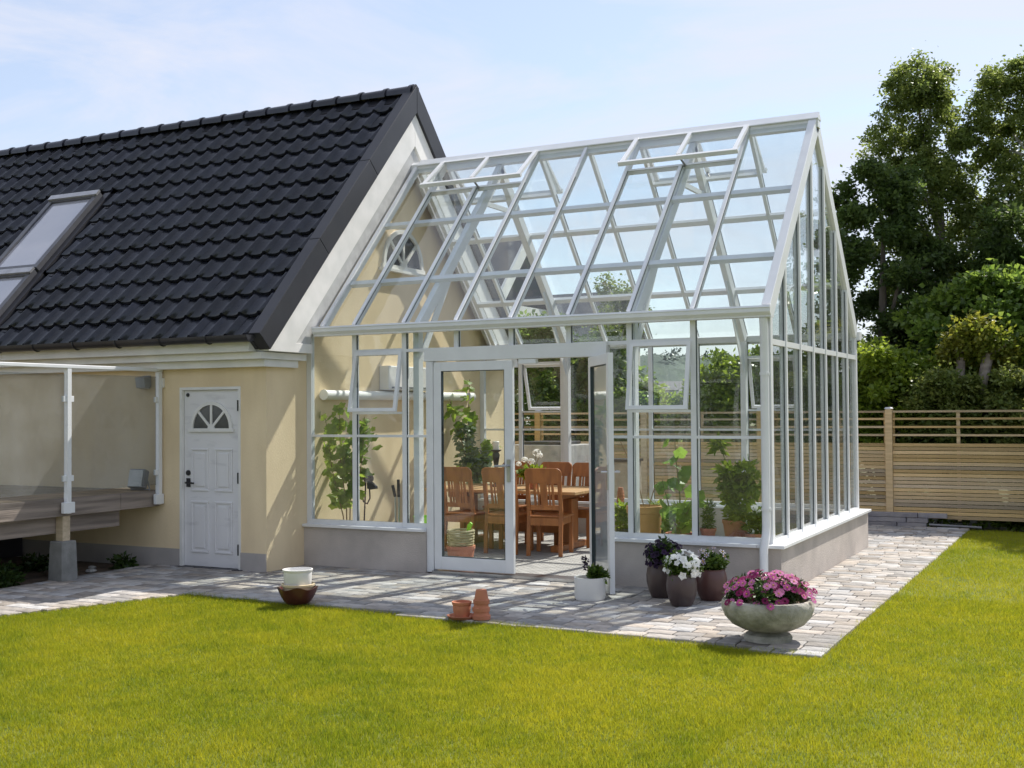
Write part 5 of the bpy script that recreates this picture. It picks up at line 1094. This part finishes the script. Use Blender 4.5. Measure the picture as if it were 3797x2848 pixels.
# table geranium
tg = pot('table_geranium', 'white geranium in a pot on the dining table', 'plant', (-3.25, 1.98, 0.724), rim(0.055, 0.075, 0.12, 0.008, 0.005, 0.02), M_TERRA, (0.06, 0.10), seg=20)
foliage(tg, [(-3.25, 1.98, .90), (-3.32, 1.96, .90), (-3.18, 1.98, .91)], [(.10, .09, .06), (.08, .08, .05), (.08, .08, .05)], 320, 0.06, ML_LIGHT, 96, aspect=0.9)
mb = MB()
for c, r in (((-3.18, 1.96, 1.13), .048), ((-3.33, 1.95, 1.05), .036), ((-3.24, 1.94, 1.03), .042), ((-3.40, 1.94, 1.00), .03), ((-3.14, 1.95, 1.10), .035)):
    umbel(tg, c, r, 26); mb.tube([(-3.25, 1.98, .88), ((c[0]-3.25)/2, 1.965, (c[2]+.88)/2), c], 0.004, 5)
mb.build('flower_stalks', M_STEM, tg)
# basket in a clay pot behind the closed door leaf
bp_ = pot('clay_pot', 'wide terracotta pot standing inside behind the closed door leaf', 'flower pot', (-3.235, 0.32, ZF), rim(0.115, 0.14, 0.21, 0.012, 0.006, 0.03), M_TERRA, None)
bk_ = thing('wicker_basket', 'round pale wicker basket in the terracotta pot', 'basket', (-3.235, 0.32, 0.13)); M_WICK = mat('pale wicker', (0.50, 0.43, 0.27), (0.34, 0.28, 0.16), rough=0.8, scale=20)
for k in range(11):
    z = 0.145+k*0.0262; r = 0.112+0.0018*k; MB().tube([(-3.235+(r+.003*math.sin(6*a+k*math.pi))*math.cos(a), 0.32+(r+.003*math.sin(6*a+k*math.pi))*math.sin(a), z) for a in [2*math.pi*i/28 for i in range(29)]], 0.0125, 6).build('weave', M_WICK, bk_)
tw = thing('lime_trowel', 'lime green hand tool sticking out of the wicker basket', 'hand tool', (-3.14, 0.32, 0.40)); M_LIME = mat('lime plastic', (0.30, 0.70, 0.02), rough=0.4)
MB().prism([(-3.165, 0.39), (-3.14, 0.385), (-3.095, 0.48), (-3.12, 0.50), (-3.15, 0.47)], 'y', 0.30, 0.325).build('grip', M_LIME, tw, bevel=0.005)
bu = thing('lime_bucket', 'lime green bucket between the inner column and the door frame', 'bucket', (-3.67, 0.30, ZF)); MB().lathe([(0.07, 0), (0.088, 0.48), (0.094, 0.49), (0.084, 0.49), (0.07, 0.05)], (-3.67, 0.30, ZF), 24, close=False).build('body', M_LIME, bu, smooth=True)
# drip hose with timer, garden fork
hs = thing('drip_hose', 'thin dark hose lying along the front sill inside the glass', 'hose', (-4.4, 0.11, HP)); MB().tube([(-4.75, .115, .459), (-4.66, .11, .475), (-4.55, .10, .478), (-4.3, .105, .462), (-4.1, .10, .462), (-3.95, .11, .470), (-3.86, .12, .49)], 0.0075, 8).build('hose', M_BLACK, hs, smooth=True)
tm = thing('water_timer', 'dark water timer on a stake with a looped hose', 'water timer', (-4.42, 0.36, ZF)); M_BRN = mat('dark brown plastic', (0.06, 0.03, 0.03), rough=0.4)
MB().tube([(-4.44, .36, .05), (-4.42, .36, .5), (-4.40, .36, .88)], 0.008, 6).build('stake', M_BRN, tm)
MB().tube([(-4.40, .35, .90), (-4.31, .34, .905)], 0.032, 12).build('head', M_BRN, tm); MB().prism([(-4.36, .80), (-4.32, .79), (-4.25, .80), (-4.26, .83), (-4.33, .88), (-4.365, .88)], 'y', .32, .37).build('timer', M_BLACK, tm, bevel=0.006)
MB().tube([(-4.34, .34, .80), (-4.335, .34, .70), (-4.37, .34, .64), (-4.42, .345, .66), (-4.44, .35, .75)], 0.008, 7).build('hose', M_BRN, tm, smooth=True)
fk = thing('garden_shears', 'long handled shears with black grips leaning inside the glass', 'shears', (-4.0, 0.40, ZF))
for s_, z in ((-1, .84), (1, .90)):
    h = MB().tube([(-4.02+s_*.018, .38, .05), (-4.02+s_*.022, .37, .72)], 0.011, 7).build('shaft', M_CHROME, fk); MB().tube([(-4.02+s_*.022, .37, .72), (-4.03+s_*.03-.01*(s_ < 0), .365, z)], 0.016, 8).build('grip', M_BLACK, h)
# blind cassette and heater on the house wall
ct = thing('wall_tube', 'long white tube fixed along the house wall inside the greenhouse', 'tube', (-4.82, 1.84, 1.785)); MB().tube([(-4.838, .24, 1.785), (-4.838, 3.44, 1.790)], 0.052, 18).build('tube', M_WHITE, ct, smooth=True)
for y in (.23, 3.45): MB().tube([(-4.838, y-.008, 1.787), (-4.838, y+.008, 1.787)], 0.056, 18).build('end_cap', M_WHITE, ct)
hb_ = thing('wall_unit', 'white box shaped unit on the house wall above the tube', 'wall unit', (-4.85, 1.8, 1.98)); MB().box(-4.892, -4.76, 1.36, 2.28, 1.850, 2.13).build('casing', M_WHITE, hb_, bevel=0.012); MB().box(-4.759, -4.755, 1.42, 2.22, 1.87, 1.89).build('slot', M_GREY, hb_)
# low plants at the foot of the rear wall, seen under the table
for k, (x, lb_) in enumerate(((-2.72, 'leafy pot plant on the floor right of the table foot'), (-2.30, 'tall grassy pot plant near the rear wall'), (-2.0, 'rightmost grassy pot plant near the rear wall'))):
    q = pot('floor_plant', lb_, 'plant', (x, 3.4, ZF), rim(0.07, 0.09, 0.12), M_BLACK, (0.07, 0.10), seg=18); foliage(q, [(x, 3.4, .30), (x, 3.4, .38)], [(.11, .10, .14), (.08, .08, .10)], 300, 0.12 if k else 0.07, ML_LIGHT, 97+k, aspect=0.15 if k else 0.6)
# weeds and stones on the bare soil under the terrace
random.seed(12)
for k, (x, y, s_, lb_) in enumerate(((-6.62, -1.28, .06, 'pale stone on the soil nearest the paving under the terrace'), (-6.85, -1.05, .045, 'small stone close to the house base under the terrace'), (-6.72, -2.45, .05, 'stone on the bare soil in front of the concrete footing'))):
    o = MB().lathe([(s_*.5, -.01), (s_, s_*.25), (s_*.8, s_*.55), (s_*.25, s_*.7)], (x, y, 0), 7).build('stone', M_CONC); tag(o, lb_, 'stone', 'stones under the terrace')
for k, (x, y, r) in enumerate(((-6.62, -2.30, .13), (-6.75, -1.55, .12), (-6.95, -2.05, .16), (-6.55, -0.92, .12), (-7.3, -1.4, .15))):
    t_ = thing('weed', ('weed clump on the soil nearest the picture edge', 'weed clump beside the concrete footing', 'weed clump in the shade behind the concrete footing', 'small dark weed clump against the house base', 'weed clump deep under the terrace')[k], 'weed', (x, y, 0), 0, 'weeds under the terrace'); foliage(t_, [(x, y, r*.5), (x+.05, y, r*.4)], [(r, r, r*.6), (r*.7, r*.7, r*.4)], 260, 0.06, ML_DKF, 120+k, up=0.1)
S['built'] = 1
